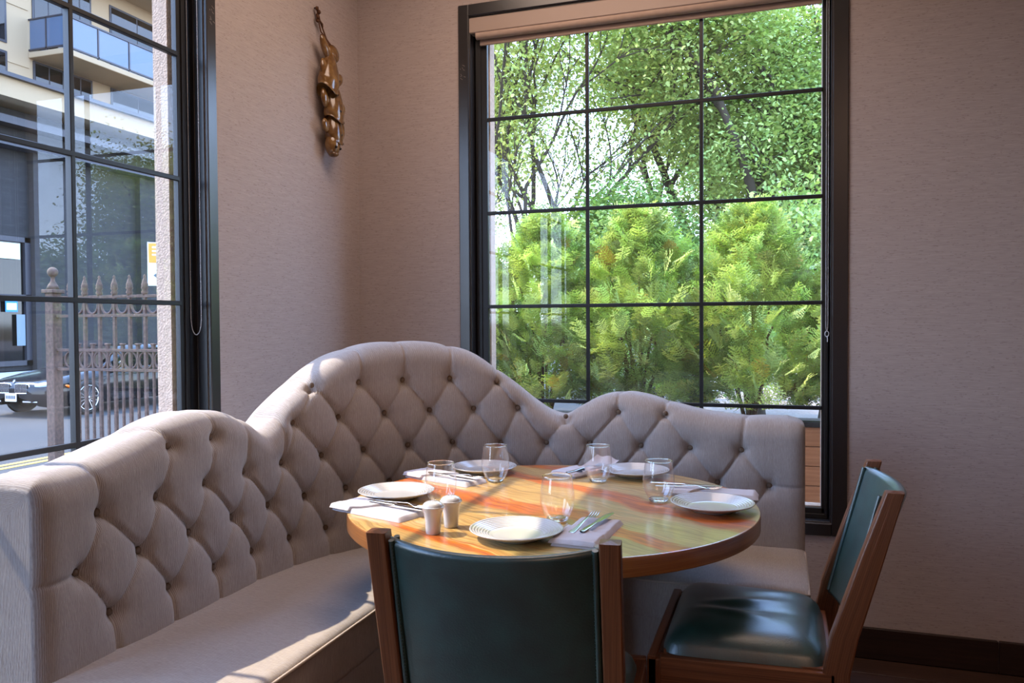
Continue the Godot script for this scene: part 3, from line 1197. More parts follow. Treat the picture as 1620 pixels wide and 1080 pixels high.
func build_fence() -> void:
	var rust := plain("rusty_iron", Color(0.42, 0.32, 0.27), 0.85)
	var fn := noise_tex(0.03, 4, 256, 71, 0.62, 1.0)
	rust.albedo_texture = fn
	rust.uv1_triplanar = true
	rust.uv1_scale = Vector3(3, 3, 3)
	var th := thing("iron_fence", "rusty wrought iron fence with spear tips and a ball topped post outside the street window", "fence", Vector3(-3.4, 0, -1.2))
	var w := MB.new()
	w.box(Transform3D(Basis(), Vector3(0, 0.5, 0)), Vector3(0.085, 2.34, 0.085), 0.005)
	w.box(Transform3D(Basis(), Vector3(0, 1.675, 0)), Vector3(0.118, 0.028, 0.118), 0.004)
	w.lathe(PackedVector2Array([Vector2(0.0, 1.69), Vector2(0.05, 1.69), Vector2(0.035, 1.725), Vector2(0.016, 1.755), Vector2(0.015, 1.785), Vector2(0.022, 1.792)]), 12)
	w.ball(Vector3(0, 1.826, 0), Vector3.ONE * 0.040, 16, 10)
	part("post", w, rust, th)
	for y in [1.625, 1.48, 1.215, 1.065]:
		w = MB.new()
		cuboid(w, Transform3D(), 0.042, 2.95, y - 0.011, y + 0.011, -0.014, 0.014, 0.002)
		part("rail", w, rust, th)
	for k in 19:
		var x := 0.175 + k * 0.1455
		w = MB.new()
		w.box(Transform3D(Basis(), Vector3(x, 0.45, 0)), Vector3(0.024, 2.4, 0.024), 0.002)
		# spear tip
		w.lathe(PackedVector2Array([Vector2(0.0, 1.62), Vector2(0.016, 1.63), Vector2(0.026, 1.655), Vector2(0.018, 1.672), Vector2(0.028, 1.685), Vector2(0.022, 1.70), Vector2(0.025, 1.71), Vector2(0.013, 1.75), Vector2(0.007, 1.765), Vector2(0.011, 1.775), Vector2(0.0, 1.79)]), 8, Transform3D(Basis(), Vector3(x, 0, 0)))
		part("picket", w, rust, th)
		w = MB.new()
		var xm := x + 0.073
		w.box(Transform3D(Basis(), Vector3(xm, 0.02, 0)), Vector3(0.018, 2.4, 0.018), 0.002)
		w.box(Transform3D(Basis(), Vector3(xm, 1.235, 0)), Vector3(0.026, 0.05, 0.026), 0.003)
		w.box(Transform3D(Basis(), Vector3(xm, 1.262, 0)), Vector3(0.036, 0.014, 0.036), 0.003)
		part("dog_picket", w, rust, th)
		w = MB.new()
		var path := PackedVector3Array()
		for j in 20:
			path.append(Vector3(x + cos(TAU * j / 20.0) * 0.062, 1.14 + sin(TAU * j / 20.0) * 0.064, 0))
		w.tube(path, PackedFloat32Array([0.008]), 6, false, true)
		part("ring", w, rust, th)
		w = MB.new()
		path = PackedVector3Array()
		for j in 13:
			var a := PI + PI * j / 12.0
			path.append(Vector3(xm + cos(a) * 0.056, 1.57 + sin(a) * 0.075, 0))
		w.tube(path, PackedFloat32Array([0.010]), 6, true)
		part("scroll", w, rust, th)


func build_sign() -> void:
	var th := thing("street_sign", "orange and white notice board on a pole beyond the iron fence", "sign", Vector3(-14.07, STREET, -14.13), deg_to_rad(42))
	var w := MB.new()
	w.lathe(PackedVector2Array([Vector2(0.05, 0), Vector2(0.05, 4.2), Vector2(0.0, 4.21)]), 10)
	part("pole", w, plain("galvanised", Color(0.5, 0.52, 0.53), 0.5, 0.6), th)
	w = MB.new()
	cuboid(w, Transform3D(), -0.36, 0.36, 3.0, 4.18, 0.06, 0.085, 0.004)
	var bd := part("board", w, plain("sign_white", Color(0.86, 0.87, 0.86), 0.5), th)
	w = MB.new()
	cuboid(w, Transform3D(), -0.33, 0.33, 3.62, 4.15, 0.085, 0.09)
	part("orange_panel", w, plain("sign_orange", Color(0.93, 0.55, 0.14), 0.5), bd)
	w = MB.new()
	for q in [[-0.24, 0.2, 4.02], [-0.24, 0.12, 3.92], [-0.24, 0.18, 3.82]]:
		cuboid(w, Transform3D(), q[0], q[1], q[2], q[2] + 0.045, 0.09, 0.093)
	part("lettering", w, plain("sign_white", Color.WHITE, 0.5), bd)
	w = MB.new()
	w.prism(PackedVector2Array([Vector2(-0.22, 3.28), Vector2(-0.05, 3.42), Vector2(-0.05, 3.34), Vector2(0.2, 3.34), Vector2(0.2, 3.22), Vector2(-0.05, 3.22), Vector2(-0.05, 3.14)]), 0.004, Transform3D(Basis(), Vector3(0, 0, 0.085)))
	part("arrow", w, plain("sign_grey", Color(0.30, 0.33, 0.36), 0.5), bd)


func build_car() -> void:
	var paint := plain("car_paint", Color(0.035, 0.04, 0.06), 0.18)
	paint.metallic_specular = 0.3
	paint.clearcoat_enabled = true
	paint.clearcoat = 0.35
	paint.clearcoat_roughness = 0.03
	var cg := plain("car_glass", Color(0.05, 0.06, 0.07), 0.03)
	var chrome := plain("chrome", Color(0.82, 0.82, 0.84), 0.12, 1.0)
	var tyre := plain("tyre", Color(0.05, 0.05, 0.05), 0.85)
	var dark := plain("car_black", Color(0.03, 0.03, 0.03), 0.5)
	var th := thing("car", "black parked sedan facing the fence with twin chrome grilles and multi spoke wheels", "car", Vector3(-13.28, STREET, -11.44))
	th.scale = Vector3.ONE * 1.03
	# body: stations along z of (z, top, half width, bottom)
	var st := [[2.46, 0.60, 0.52, 0.34], [2.42, 0.70, 0.70, 0.25], [2.30, 0.76, 0.84, 0.21], [2.1, 0.81, 0.90, 0.20], [1.7, 0.88, 0.93, 0.20], [1.2, 0.95, 0.94, 0.20], [0.85, 1.0, 0.94, 0.2], [0.0, 1.0, 0.95, 0.2], [-1.0, 1.01, 0.95, 0.2], [-1.7, 1.04, 0.93, 0.2], [-2.2, 1.0, 0.87, 0.24], [-2.42, 0.86, 0.74, 0.34]]
	var p := PackedVector3Array()
	for s in st:
		var half := [Vector2(0, s[1]), Vector2(0.45 * s[2], s[1] - 0.006), Vector2(0.76 * s[2], s[1] - 0.03), Vector2(0.93 * s[2], s[1] - 0.08), Vector2(0.99 * s[2], lerpf(s[1], s[3], 0.3)), Vector2(s[2], lerpf(s[1], s[3], 0.55)), Vector2(0.98 * s[2], lerpf(s[1], s[3], 0.8)), Vector2(0.93 * s[2], s[3])]
		for k in range(7, -1, -1):
			p.append(Vector3(-half[k].x, half[k].y, s[0]))
		for k in range(1, 8):
			p.append(Vector3(half[k].x, half[k].y, s[0]))
	var mb := MB.new()
	mb.grid(p, 15, st.size(), PackedVector2Array(), false, Vector3(0, 0.5, 0))
	for e in [0, st.size() - 1]:
		var c := Vector3(0, (st[e][1] + st[e][3]) / 2, st[e][0])
		for k in 14:
			mb.tri(c, p[e * 15 + k], p[e * 15 + k + 1], Vector3(0, 0, 1 if e == 0 else -1))
	part("body", mb, paint, th)
	# cabin
	var cs := [[0.98, 0.98, 0.80, 0.78], [0.25, 1.38, 0.80, 0.60], [0.0, 1.44, 0.82, 0.58], [-0.7, 1.46, 0.82, 0.58], [-1.2, 1.41, 0.80, 0.56], [-1.95, 1.04, 0.74, 0.70]]
	p = PackedVector3Array()
	for s in cs:
		for q in [[-s[2], 0.97], [-lerpf(s[2], s[3], 0.5), lerpf(0.97, s[1], 0.55)], [-s[3], s[1] - 0.05], [-s[3] * 0.7, s[1] - 0.01], [0, s[1]], [s[3] * 0.7, s[1] - 0.01], [s[3], s[1] - 0.05], [lerpf(s[2], s[3], 0.5), lerpf(0.97, s[1], 0.55)], [s[2], 0.97]]:
			p.append(Vector3(q[0], q[1], s[0]))
	mb = MB.new()
	mb.grid(p, 9, cs.size(), PackedVector2Array(), false, Vector3(0, 0.9, -0.4))
	part("cabin", mb, paint, th)
	for s in [-1.0, 1.0]:
		mb = MB.new()
		for q in [[0.62, -0.02, 0.12], [-0.08, -0.85, 0.0], [-0.92, -1.45, 0.0]]:
			var za: float = q[0]
			var zb: float = q[1]
			var ya := 1.30 if za < 0.2 else 1.10
			var yb := 1.34 if zb > -1.0 else 1.14
			mb.quad(Vector3(s * 0.825, 1.0, za), Vector3(s * 0.825, 1.0, zb), Vector3(s * 0.655, yb, zb), Vector3(s * (0.665 if za < 0.2 else 0.775), ya, za), Vector3(s, 0.3, 0))
		part("side_window", mb, cg, th)
	mb = MB.new()
	mb.quad(Vector3(-0.70, 1.01, 0.965), Vector3(0.70, 1.01, 0.965), Vector3(0.54, 1.37, 0.30), Vector3(-0.54, 1.37, 0.30), Vector3(0, 0.8, 0.6))
	part("windscreen", mb, cg, th)
	for s in [-1.0, 1.0]:
		mb = MB.new()
		mb.ball(Vector3(s * 1.02, 1.03, 0.62), Vector3(0.10, 0.075, 0.06), 10, 7)
		part("mirror", mb, paint, th)
		# headlight, bumper intake and trim
		mb = MB.new()
		mb.ball(Vector3(s * 0.66, 0.665, 2.285), Vector3(0.2, 0.062, 0.12), 14, 8, Basis(Vector3.UP, s * 0.5) * Basis(Vector3.BACK, s * 0.12))
		part("headlight", mb, plain("lamp_glass", Color(0.72, 0.78, 0.86), 0.06), th)
		mb = MB.new()
		mb.ball(Vector3(s * 0.62, 0.42, 2.33), Vector3(0.24, 0.055, 0.09), 12, 7, Basis(Vector3.UP, s * 0.35))
		part("intake", mb, dark, th)
		mb = MB.new()
		mb.tube(PackedVector3Array([Vector3(s * 0.30, 0.33, 2.46), Vector3(s * 0.62, 0.33, 2.42), Vector3(s * 0.86, 0.36, 2.24)]), PackedFloat32Array([0.02]), 6)
		mb.tube(PackedVector3Array([Vector3(s * 0.42, 0.475, 2.44), Vector3(s * 0.66, 0.485, 2.39), Vector3(s * 0.82, 0.46, 2.28)]), PackedFloat32Array([0.012]), 6)
		part("bumper_trim", mb, chrome, th)
		mb = MB.new()
		mb.ball(Vector3(s * 0.925, 0.62, 1.93), Vector3(0.02, 0.03, 0.09), 8, 6, Basis(Vector3.RIGHT, -0.35))
		part("turn_signal", mb, plain("amber", Color(0.95, 0.45, 0.06), 0.3), th)
		# grille: rounded chrome ring with upright bars
		var gx: float = s * 0.24
		mb = MB.new()
		var path := PackedVector3Array()
		for k in 24:
			var a := TAU * k / 24.0
			path.append(Vector3(gx + 0.19 * signf(cos(a)) * pow(absf(cos(a)), 0.45), 0.60 + 0.10 * signf(sin(a)) * pow(absf(sin(a)), 0.45), 2.475 - 0.05 * absf(cos(a))))
		mb.tube(path, PackedFloat32Array([0.016]), 6, false, true)
		var gr := part("grille", mb, chrome, th)
		mb = MB.new()
		mb.box(Transform3D(Basis(), Vector3(gx, 0.60, 2.44)), Vector3(0.36, 0.18, 0.02), 0.004)
		part("grille_mesh", mb, dark, gr)
		mb = MB.new()
		for k in 9:
			mb.box(Transform3D(Basis(), Vector3(gx - 0.152 + k * 0.038, 0.60, 2.462)), Vector3(0.013, 0.175, 0.02), 0.003)
		part("grille_bars", mb, chrome, gr)
	mb = MB.new()
	mb.lathe(PackedVector2Array([Vector2(0.0, 0.012), Vector2(0.036, 0.012), Vector2(0.042, 0.006), Vector2(0.042, 0.0)]), 20, Transform3D(Basis(Vector3.RIGHT, deg_to_rad(75)), Vector3(0, 0.742, 2.40)))
	var em := part("emblem", mb, dark, th)
	for k in 4:
		mb = MB.new()
		var fan := PackedVector2Array([Vector2.ZERO])
		for j in 6:
			var a := PI / 2 * k + PI / 2 * j / 5.0
			fan.append(Vector2(cos(a), sin(a)) * 0.027)
		mb.prism(fan, 0.004, Transform3D(Basis(Vector3.RIGHT, deg_to_rad(-15)), Vector3(0, 0.742, 2.411)))
		part("quarter", mb, plain("emblem_blue", Color(0.15, 0.42, 0.75), 0.3) if k % 2 else plain("emblem_white", Color(0.9, 0.9, 0.9), 0.3), em)
	mb = MB.new()
	mb.box(Transform3D(Basis(), Vector3(0, 0.42, 2.49)), Vector3(0.31, 0.17, 0.012), 0.004)
	var plate := part("licence_plate", mb, plain("plate_white", Color(0.80, 0.78, 0.72), 0.5), th)
	mb = MB.new()
	for k in 6:
		mb.box(Transform3D(Basis(), Vector3(-0.11 + k * 0.044, 0.425, 2.498)), Vector3(0.026, 0.07, 0.004), 0.0)
	part("characters", mb, plain("plate_ink", Color(0.13, 0.17, 0.30), 0.5), plate)
	# wheels
	for q in [[-1.0, 1.48], [1.0, 1.48], [-1.0, -1.5], [1.0, -1.5]]:
		var s: float = q[0]
		var xf := Transform3D(Basis(Vector3.BACK, -PI / 2 * s), Vector3(s * 0.80, 0.35, q[1]))
		mb = MB.new()
		mb.lathe(PackedVector2Array([Vector2(0.26, -0.05), Vector2(0.33, -0.05), Vector2(0.352, 0.0), Vector2(0.352, 0.13), Vector2(0.335, 0.165), Vector2(0.265, 0.17), Vector2(0.258, 0.12)]), 32, xf)
		var wh := part("wheel", mb, tyre, th)
		mb = MB.new()
		mb.lathe(PackedVector2Array([Vector2(0.0, 0.06), Vector2(0.255, 0.06), Vector2(0.255, 0.165), Vector2(0.268, 0.172), Vector2(0.268, 0.16)]), 32, xf)
		part("barrel", mb, dark, wh)
		mb = MB.new()
		mb.lathe(PackedVector2Array([Vector2(0.25, 0.15), Vector2(0.252, 0.172), Vector2(0.27, 0.174), Vector2(0.272, 0.15)]), 32, xf)
		for k in 15:
			var a := TAU * k / 15.0
			var d := Vector3(cos(a), 0, sin(a))
			mb.bar(xf * (d * 0.03 + Vector3.UP * 0.15), xf * (d * 0.256 + Vector3.UP * 0.162), 0.018, 0.012, xf.basis * Vector3.UP)
		mb.lathe(PackedVector2Array([Vector2(0.045, 0.13), Vector2(0.045, 0.165), Vector2(0.0, 0.172)]), 16, xf)
		part("spokes", mb, chrome, wh)
		mb = MB.new()
		mb.lathe(PackedVector2Array([Vector2(0.375, 0.13), Vector2(0.375, 0.152), Vector2(0.0, 0.153)]), 28, xf)
		part("arch", mb, dark, th)


# ------------------------------------------------------------------ the banquette
const X0 := 0.51
const Z0 := 0.695
const RR := 0.9
const ZE := 2.31
const S1 := 0.715
const S2 := 2.1287
const SEND := 2.831
const SEAT := 0.621


func along(s: float, o: float) -> Vector3:
	# the plan line of the backrest: straight, a quarter turn, straight; o is measured into the room
	if s <= S1:
		return Vector3(X0 + o, 0, ZE - s)
	if s >= S2:
		return Vector3(X0 + RR + s - S2, 0, Z0 + o)
	var a := (s - S1) / RR
	return Vector3(X0 + RR - cos(a) * (RR - o), 0, Z0 + RR - sin(a) * (RR - o))


func inward(s: float) -> Vector3:
	return (along(s, 0.1) - along(s, 0.0)).normalized()


func forward(s: float) -> Vector3:
	if s <= S1:
		return Vector3(0, 0, -1)
	if s >= S2:
		return Vector3(1, 0, 0)
	var a := (s - S1) / RR
	return Vector3(sin(a), 0, -cos(a))


func back_top(s: float) -> float:
	var k := [[-0.2, 1.072], [0.0, 1.074], [0.12, 1.075], [0.2, 1.087], [0.34, 1.119], [0.43, 1.144], [0.53, 1.158], [0.63, 1.152], [0.74, 1.117], [0.835, 1.068], [0.914, 1.132], [0.987, 1.192], [1.035, 1.229], [1.106, 1.276], [1.2, 1.315], [1.314, 1.335], [1.405, 1.338], [1.54, 1.324], [1.63, 1.296], [1.719, 1.238], [1.808, 1.163], [1.875, 1.101], [1.93, 1.062], [1.975, 1.053], [2.031, 1.082], [2.098, 1.121], [2.18, 1.142], [2.264, 1.132], [2.359, 1.108], [2.451, 1.083], [2.542, 1.069], [2.674, 1.064], [2.831, 1.063], [3.0, 1.062]]
	for i in range(1, k.size() - 2):
		if s <= k[i + 1][0]:
			var t: float = (s - k[i][0]) / (k[i + 1][0] - k[i][0])
			return cubic_interpolate_in_time(k[i][1], k[i + 1][1], k[i - 1][1], k[i + 2][1], t, k[i + 1][0] - k[i][0], k[i - 1][0] - k[i][0], k[i + 2][0] - k[i][0])
	return 1.062


func tuft_rows() -> Array:
	return [
		[0.711, [0.21, 0.406, 0.585, 0.756, 0.92, 1.07, 1.235, 1.415, 1.596, 1.761, 1.911, 2.075, 2.25, 2.435, 2.62]],
		[0.836, [0.115, 0.305, 0.487, 0.666, 0.831, 0.985, 1.151, 1.32, 1.508, 1.68, 1.846, 2.0, 2.165, 2.345, 2.535, 2.712]],
		[0.962, [0.178, 0.365, 0.549, 0.724, 0.89, 1.056, 1.221, 1.391, 1.56, 1.74, 1.909, 2.07, 2.26, 2.439, 2.618]],
		[1.086, [0.414, 0.58, 0.94, 1.125, 1.303, 1.475, 1.639, 1.803, 1.981, 2.177, 2.349]],
		[1.202, [1.021, 1.205, 1.373, 1.55, 1.726]],
	]


func button_y(row: int, s: float) -> float:
	var y: float = tuft_rows()[row][0]
	if row == 3:
		if s > 1.9:
			y = 1.074 if s > 2.1 else 1.052
	if row == 2 and s > 1.7:
		y -= 0.01
	if row == 1 and s > 2.4:
		y -= 0.005
	if row == 4 and s > 1.65:
		y -= 0.014
	return y


func build_banquette() -> void:
	var th := thing("corner_banquette", "taupe corded corner banquette with deep diamond tufting and a humped back, curving round the table", "banquette")
	var rows := tuft_rows()
	var pts := []
	for k in rows.size():
		for s in rows[k][1]:
			pts.append(Vector3(s, button_y(k, s), k))
	# creases: diagonals to the next row, pleats up over the crest, down to the seat, out to the ends
	var segs := []
	for a in pts:
		var ups := 0
		for b in pts:
			if int(b.z) == int(a.z) + 1 and absf(b.x - a.x) < 0.128:
				segs.append([a.x, a.y, b.x, b.y, 1.0 if (b.x < a.x) == (a.x < 1.95) else 0.7, 1.0 if (b.x < a.x) == (a.x < 1.95) else 0.0])
				ups += 1
		if ups == 0 or (ups == 1 and int(a.z) >= 1 and (absf(a.x - 0.178) < 0.02 or absf(a.x - 2.618) < 0.02 or absf(a.x - 0.724) < 0.02 or absf(a.x - 0.89) < 0.02)):
			if int(a.z) >= 2 or (a.x > 0.15 and a.x < 2.68):
				var q := 0.0
				var lean := 0.0
				if int(a.z) == 3 and a.x < 0.5:
					lean = -0.05
				if int(a.z) == 2 and a.x < 0.3:
					lean = -0.035
				if int(a.z) == 2 and a.x > 2.5:
					lean = 0.02
				q = back_top(a.x + lean) + 0.10
				segs.append([a.x, a.y, a.x + lean, q, 0.8, 0.0])
		if int(a.z) == 0:
			segs.append([a.x, a.y, a.x + 0.004, 0.55, 0.9, 0.0])
		if int(a.z) == 1 and (a.x < 0.13 or a.x > 2.7):
			segs.append([a.x, a.y, -0.3 if a.x < 1.0 else 3.2, a.y - 0.005, 0.5, 0.0])
	var thick := 0.185
	var nf := 86
	var p := PackedVector3Array()
	var uv := PackedVector2Array()
	var cols := []
	var r0 := 0.055
	for k in 7:  # flat of the end, then its rounded edge
		cols.append([0.0, -r0, [1.0, 0.75, 0.5, 0.3, 0.14, 0.05, 0.0][k], r0])
	for k in range(1, 8):
		var a := PI / 2 * k / 8.0
		cols.append([0.0, -r0 * cos(a), 0.0, r0 * (1.0 - sin(a))])
	var nn := 440
	for k in nn + 1:
		cols.append([SEND * k / nn, 0.0, 0.0, 0.0])
	for k in range(7, 0, -1):
		var a := PI / 2 * k / 8.0
		cols.append([SEND, r0 * cos(a), 0.0, r0 * (1.0 - sin(a))])
	for k in range(6, -1, -1):
		cols.append([SEND, r0, [1.0, 0.75, 0.5, 0.3, 0.14, 0.05, 0.0][k], r0])
	# the rounded ends lie inside the length
	var shrink := (SEND - 2.0 * r0) / SEND
	var nu := 0
	for c in cols:
		var s: float = r0 + c[0] * shrink + c[1]
		var sc := clampf(s, 0.0, SEND)
		var top := back_top(s)
		var near := []
		for g in segs:
			if minf(g[0], g[2]) < s + 0.11 and maxf(g[0], g[2]) > s - 0.11:
				near.append(g)
		var nb := []
		for b in pts:
			if absf(b.x - s) < 0.07:
				nb.append(Vector2(b.x, b.y))
		var fl := 0.066
		var prof := []  # (offset, height, q, normal)
		for j in nf:
			var y := lerpf(0.585, top - fl, float(j) / (nf - 1))
			prof.append([0.0, y, y, Vector2(1, 0)])
		for j in range(1, 13):
			var a := PI / 2 * j / 12.0
			prof.append([-fl + fl * cos(a), top - fl + fl * sin(a), top - fl + fl * a, Vector2(cos(a), sin(a))])
		for j in range(1, 4):
			prof.append([lerpf(-fl, -thick + 0.05, j / 3.0), top, top + 0.04 + j * 0.02, Vector2(0, 1)])
		for j in range(1, 8):
			var a := PI / 2 * j / 7.0
			prof.append([-thick + 0.05 - 0.05 * sin(a), top - 0.05 + 0.05 * cos(a), top + 0.1 + 0.05 * a, Vector2(-sin(a), cos(a))])
		for j in range(1, 4):
			prof.append([-thick, lerpf(top - 0.05, 0.02, j / 3.0), top + 0.18 + j * 0.2, Vector2(-1, 0)])
		nu = prof.size()
		var fw := forward(sc)
		for q in prof:
			var d := 0.0
			if q[2] < top + 0.19:
				var best := 1.0
				var wgt := 1.0
				var bulge := 1.0
				var lap := 0.0
				for g in near:
					var ab := Vector2(g[2] - g[0], g[3] - g[1])
					var ap := Vector2(s - g[0], q[2] - g[1])
					var tt := clampf(ap.dot(ab) / ab.length_squared(), 0.0, 1.0)
					var dd := (ap - ab * tt).length()
					bulge = minf(bulge, 1.0 - g[4] * exp(-dd / 0.024) * (1.0 - 0.35 * sin(PI * tt)))
					# the pleat: cloth above laps over the fold, so one bank stands up and drops away sharply
					var bank := ab.x * ap.y - ab.y * ap.x
					if g[5] > 0.0 and bank * g[5] * signf(ab.x) > 0.0:
						lap = maxf(lap, exp(-dd / 0.012) * sin(PI * clampf(tt, 0.04, 0.96)))
					if dd < best:
						best = dd
						wgt = g[4]
				d = 0.0125 * (bulge - 0.55) + 0.0058 * lap - 0.0075 * wgt * exp(-pow(best / 0.0045, 2.0))
				for b in nb:
					var rr: float = b.distance_to(Vector2(s, q[2]))
					d -= 0.020 * exp(-pow(rr / 0.021, 2.0)) + 0.006 * exp(-pow(rr / 0.05, 2.0))
				d *= clampf((top + 0.19 - q[2]) / 0.10, 0.0, 1.0)
				d *= clampf((q[2] - 0.585) / 0.03, 0.3, 1.0)
			var o: float = q[0] + q[3].x * d
			var y: float = q[1] + q[3].y * d
			var cx := -thick * 0.5
			if c[3] > 0.0:
				o = cx + (o - cx) * (1.0 - c[3] / (thick * 0.5) * 0.55)
				y = minf(y, top - c[3] * 0.55 + (y - top) * 0.2) if y > top - 0.12 else y
			if c[2] > 0.0:
				o = lerpf(o, cx, c[2])
				y = lerpf(y, minf(y, top - thick * 0.45), c[2])
			var at := along(sc, o)
			p.append(Vector3(at.x, y, at.z) + fw * (s - sc))
			uv.append(Vector2(s + (c[2] * thick * 0.5 * signf(c[1])), q[2]))
	var mb := MB.new()
	mb.grid(p, nu, cols.size(), uv, false, Vector3(0, 1, 0), true)
	part("tufted_backrest", mb, M.chenille, th)
	# buttons
	var bm := MB.new()
	bm.lathe(PackedVector2Array([Vector2(0.0, 0.0065), Vector2(0.004, 0.006), Vector2(0.008, 0.0035), Vector2(0.0095, 0.0), Vector2(0.008, -0.004)]), 14)
	var bmesh := bm.mesh(plain("button_cloth", Color(0.47, 0.41, 0.36), 0.9, 0.0, 0.2))
	for b in pts:
		var s: float = b.x
		var nrm := inward(s)
		var o := part_mesh("button", bmesh, th)
		var at := along(s, -0.026)
		o.transform = Transform3D(Basis(nrm.cross(Vector3.UP).normalized(), nrm, Vector3.UP).orthonormalized(), Vector3(at.x, b.y, at.z) + nrm * 0.0)
	# seat cushion
	var fn := FastNoiseLite.new()
	fn.seed = 3
	fn.frequency = 3.0
	p = PackedVector3Array()
	uv = PackedVector2Array()
	var depth := 0.45
	var ns := 260
	var sp := []
	for j in 30:
		sp.append(Vector2(lerpf(-0.05, depth - 0.03, j / 29.0), 0.0))
	for j in range(1, 9):
		var a := PI / 2 * j / 8.0
		sp.append(Vector2(depth - 0.03 + 0.03 * sin(a), -0.022 * (1.0 - cos(a))))
	for j in range(1, 10):
		sp.append(Vector2(depth, lerpf(-0.022, -0.128, j / 9.0)))
	sp.append(Vector2(depth - 0.012, -0.132))
	for k in ns + 1:
		var s := lerpf(0.0, SEND, float(k) / ns)
		var endf := minf(s, SEND - s)
		var run := 0.0
		for j in sp.size():
			if j:
				run += sp[j].distance_to(sp[j - 1])
			var q: Vector2 = sp[j]
			var at := along(s, q.x)
			var lift := 0.0
			if j < 38:
				lift = 0.006 * sin(PI * clampf((q.x + 0.02) / depth, 0.0, 1.0)) + 0.0035 * fn.get_noise_2d(at.x * 1.3, at.z * 1.3)
				lift += 0.006 * exp(-pow((s - 1.12 - q.x * 0.55) / 0.03, 2.0)) * sin(PI * clampf(q.x / depth, 0.0, 1.0))
				lift -= 0.005 * exp(-pow((s - 1.3) / 0.012, 2.0)) * clampf(q.x / 0.1, 0.0, 1.0)
				lift -= 0.012 * exp(-endf / 0.012)
			else:
				at += inward(s) * 0.004 * fn.get_noise_2d(s * 6.0, q.y * 2.0)
			p.append(Vector3(at.x, SEAT + q.y + lift, at.z))
			uv.append(Vector2(s * 1.0, run))
	mb = MB.new()
	mb.grid(p, sp.size(), ns + 1, uv, false, Vector3.UP, true)
	for e in [0.0, SEND]:
		var o := -forward(0.0) if e == 0.0 else forward(SEND)
		var a := along(e, -0.05)
		var b := along(e, depth - 0.004)
		mb.quad(Vector3(a.x, SEAT - 0.01, a.z), Vector3(b.x, SEAT - 0.014, b.z), Vector3(b.x, SEAT - 0.13, b.z), Vector3(a.x, SEAT - 0.13, a.z), o, Vector2(0, 0.12), Vector2(0.5, 0.12), Vector2(0.5, 0), Vector2(0, 0))
	part("seat_cushion", mb, M.chenille, th)
	# piping round the front edge, and the base below
	mb = MB.new()
	var path := PackedVector3Array([Vector3(along(0, 0.0).x, SEAT - 0.014, along(0, 0.0).z)])
	for k in 81:
		var at := along(SEND * k / 80.0, depth + 0.001)
		path.append(Vector3(at.x, SEAT - 0.014, at.z))
	var e2 := along(SEND, 0.0)
	path.append(Vector3(e2.x, SEAT - 0.012, e2.z))
	mb.tube(path, PackedFloat32Array([0.0042]), 8, true)
	part("piping", mb, plain("piping_cloth", Color(0.70, 0.65, 0.61), 0.9, 0.0, 0.2), th)
	p = PackedVector3Array()
	uv = PackedVector2Array()
	for k in 121:
		var s := SEND * k / 120.0
		for q in [Vector2(depth - 0.006, 0.50), Vector2(depth - 0.004, 0.494), Vector2(depth - 0.008, 0.25), Vector2(depth - 0.01, 0.02)]:
			var at := along(s, q.x)
			p.append(Vector3(at.x, q.y, at.z))
			uv.append(Vector2(s, q.y))
	mb = MB.new()
	mb.grid(p, 4, 121, uv, false, Vector3(0.6, 0, 0.6), true)
	for e in [0.0, SEND]:
		var o := -forward(0.0) if e == 0.0 else forward(SEND)
		var a := along(e, -0.15)
		var b := along(e, depth - 0.01)
		mb.quad(Vector3(a.x, 0.50, a.z), Vector3(b.x, 0.50, b.z), Vector3(b.x, 0.02, b.z), Vector3(a.x, 0.02, a.z), o, Vector2(0, 0.5), Vector2(0.6, 0.5), Vector2(0.6, 0), Vector2(0, 0))
	part("base", mb, M.chenille, th)
	mb = MB.new()
	path = PackedVector3Array()
	for k in 81:
		var at := along(0.02 + (SEND - 0.04) * k / 80.0, depth - 0.05)
		path.append(Vector3(at.x, 0.012, at.z))
	mb.tube(path, PackedFloat32Array([0.012]), 6, true)
	part("foot_rail", mb, M.dark_wood, th)


# ------------------------------------------------------------------ the table
func band(x: float, pts: Array) -> Vector2:
	# z and half width of a wood band at x
	for k in pts.size() - 1:
		if x <= pts[k + 1].x or k == pts.size() - 2:
			var t := clampf((x - pts[k].x) / (pts[k + 1].x - pts[k].x), -0.5, 1.5)
			var tt := clampf(t, 0.0, 1.0)
			tt = tt * tt * (3.0 - 2.0 * tt)
			return Vector2(lerpf(pts[k].y, pts[k + 1].y, lerpf(t, tt, 0.5)), lerpf(pts[k].z, pts[k + 1].z, clampf(t, 0, 1)))
	return Vector2.ZERO


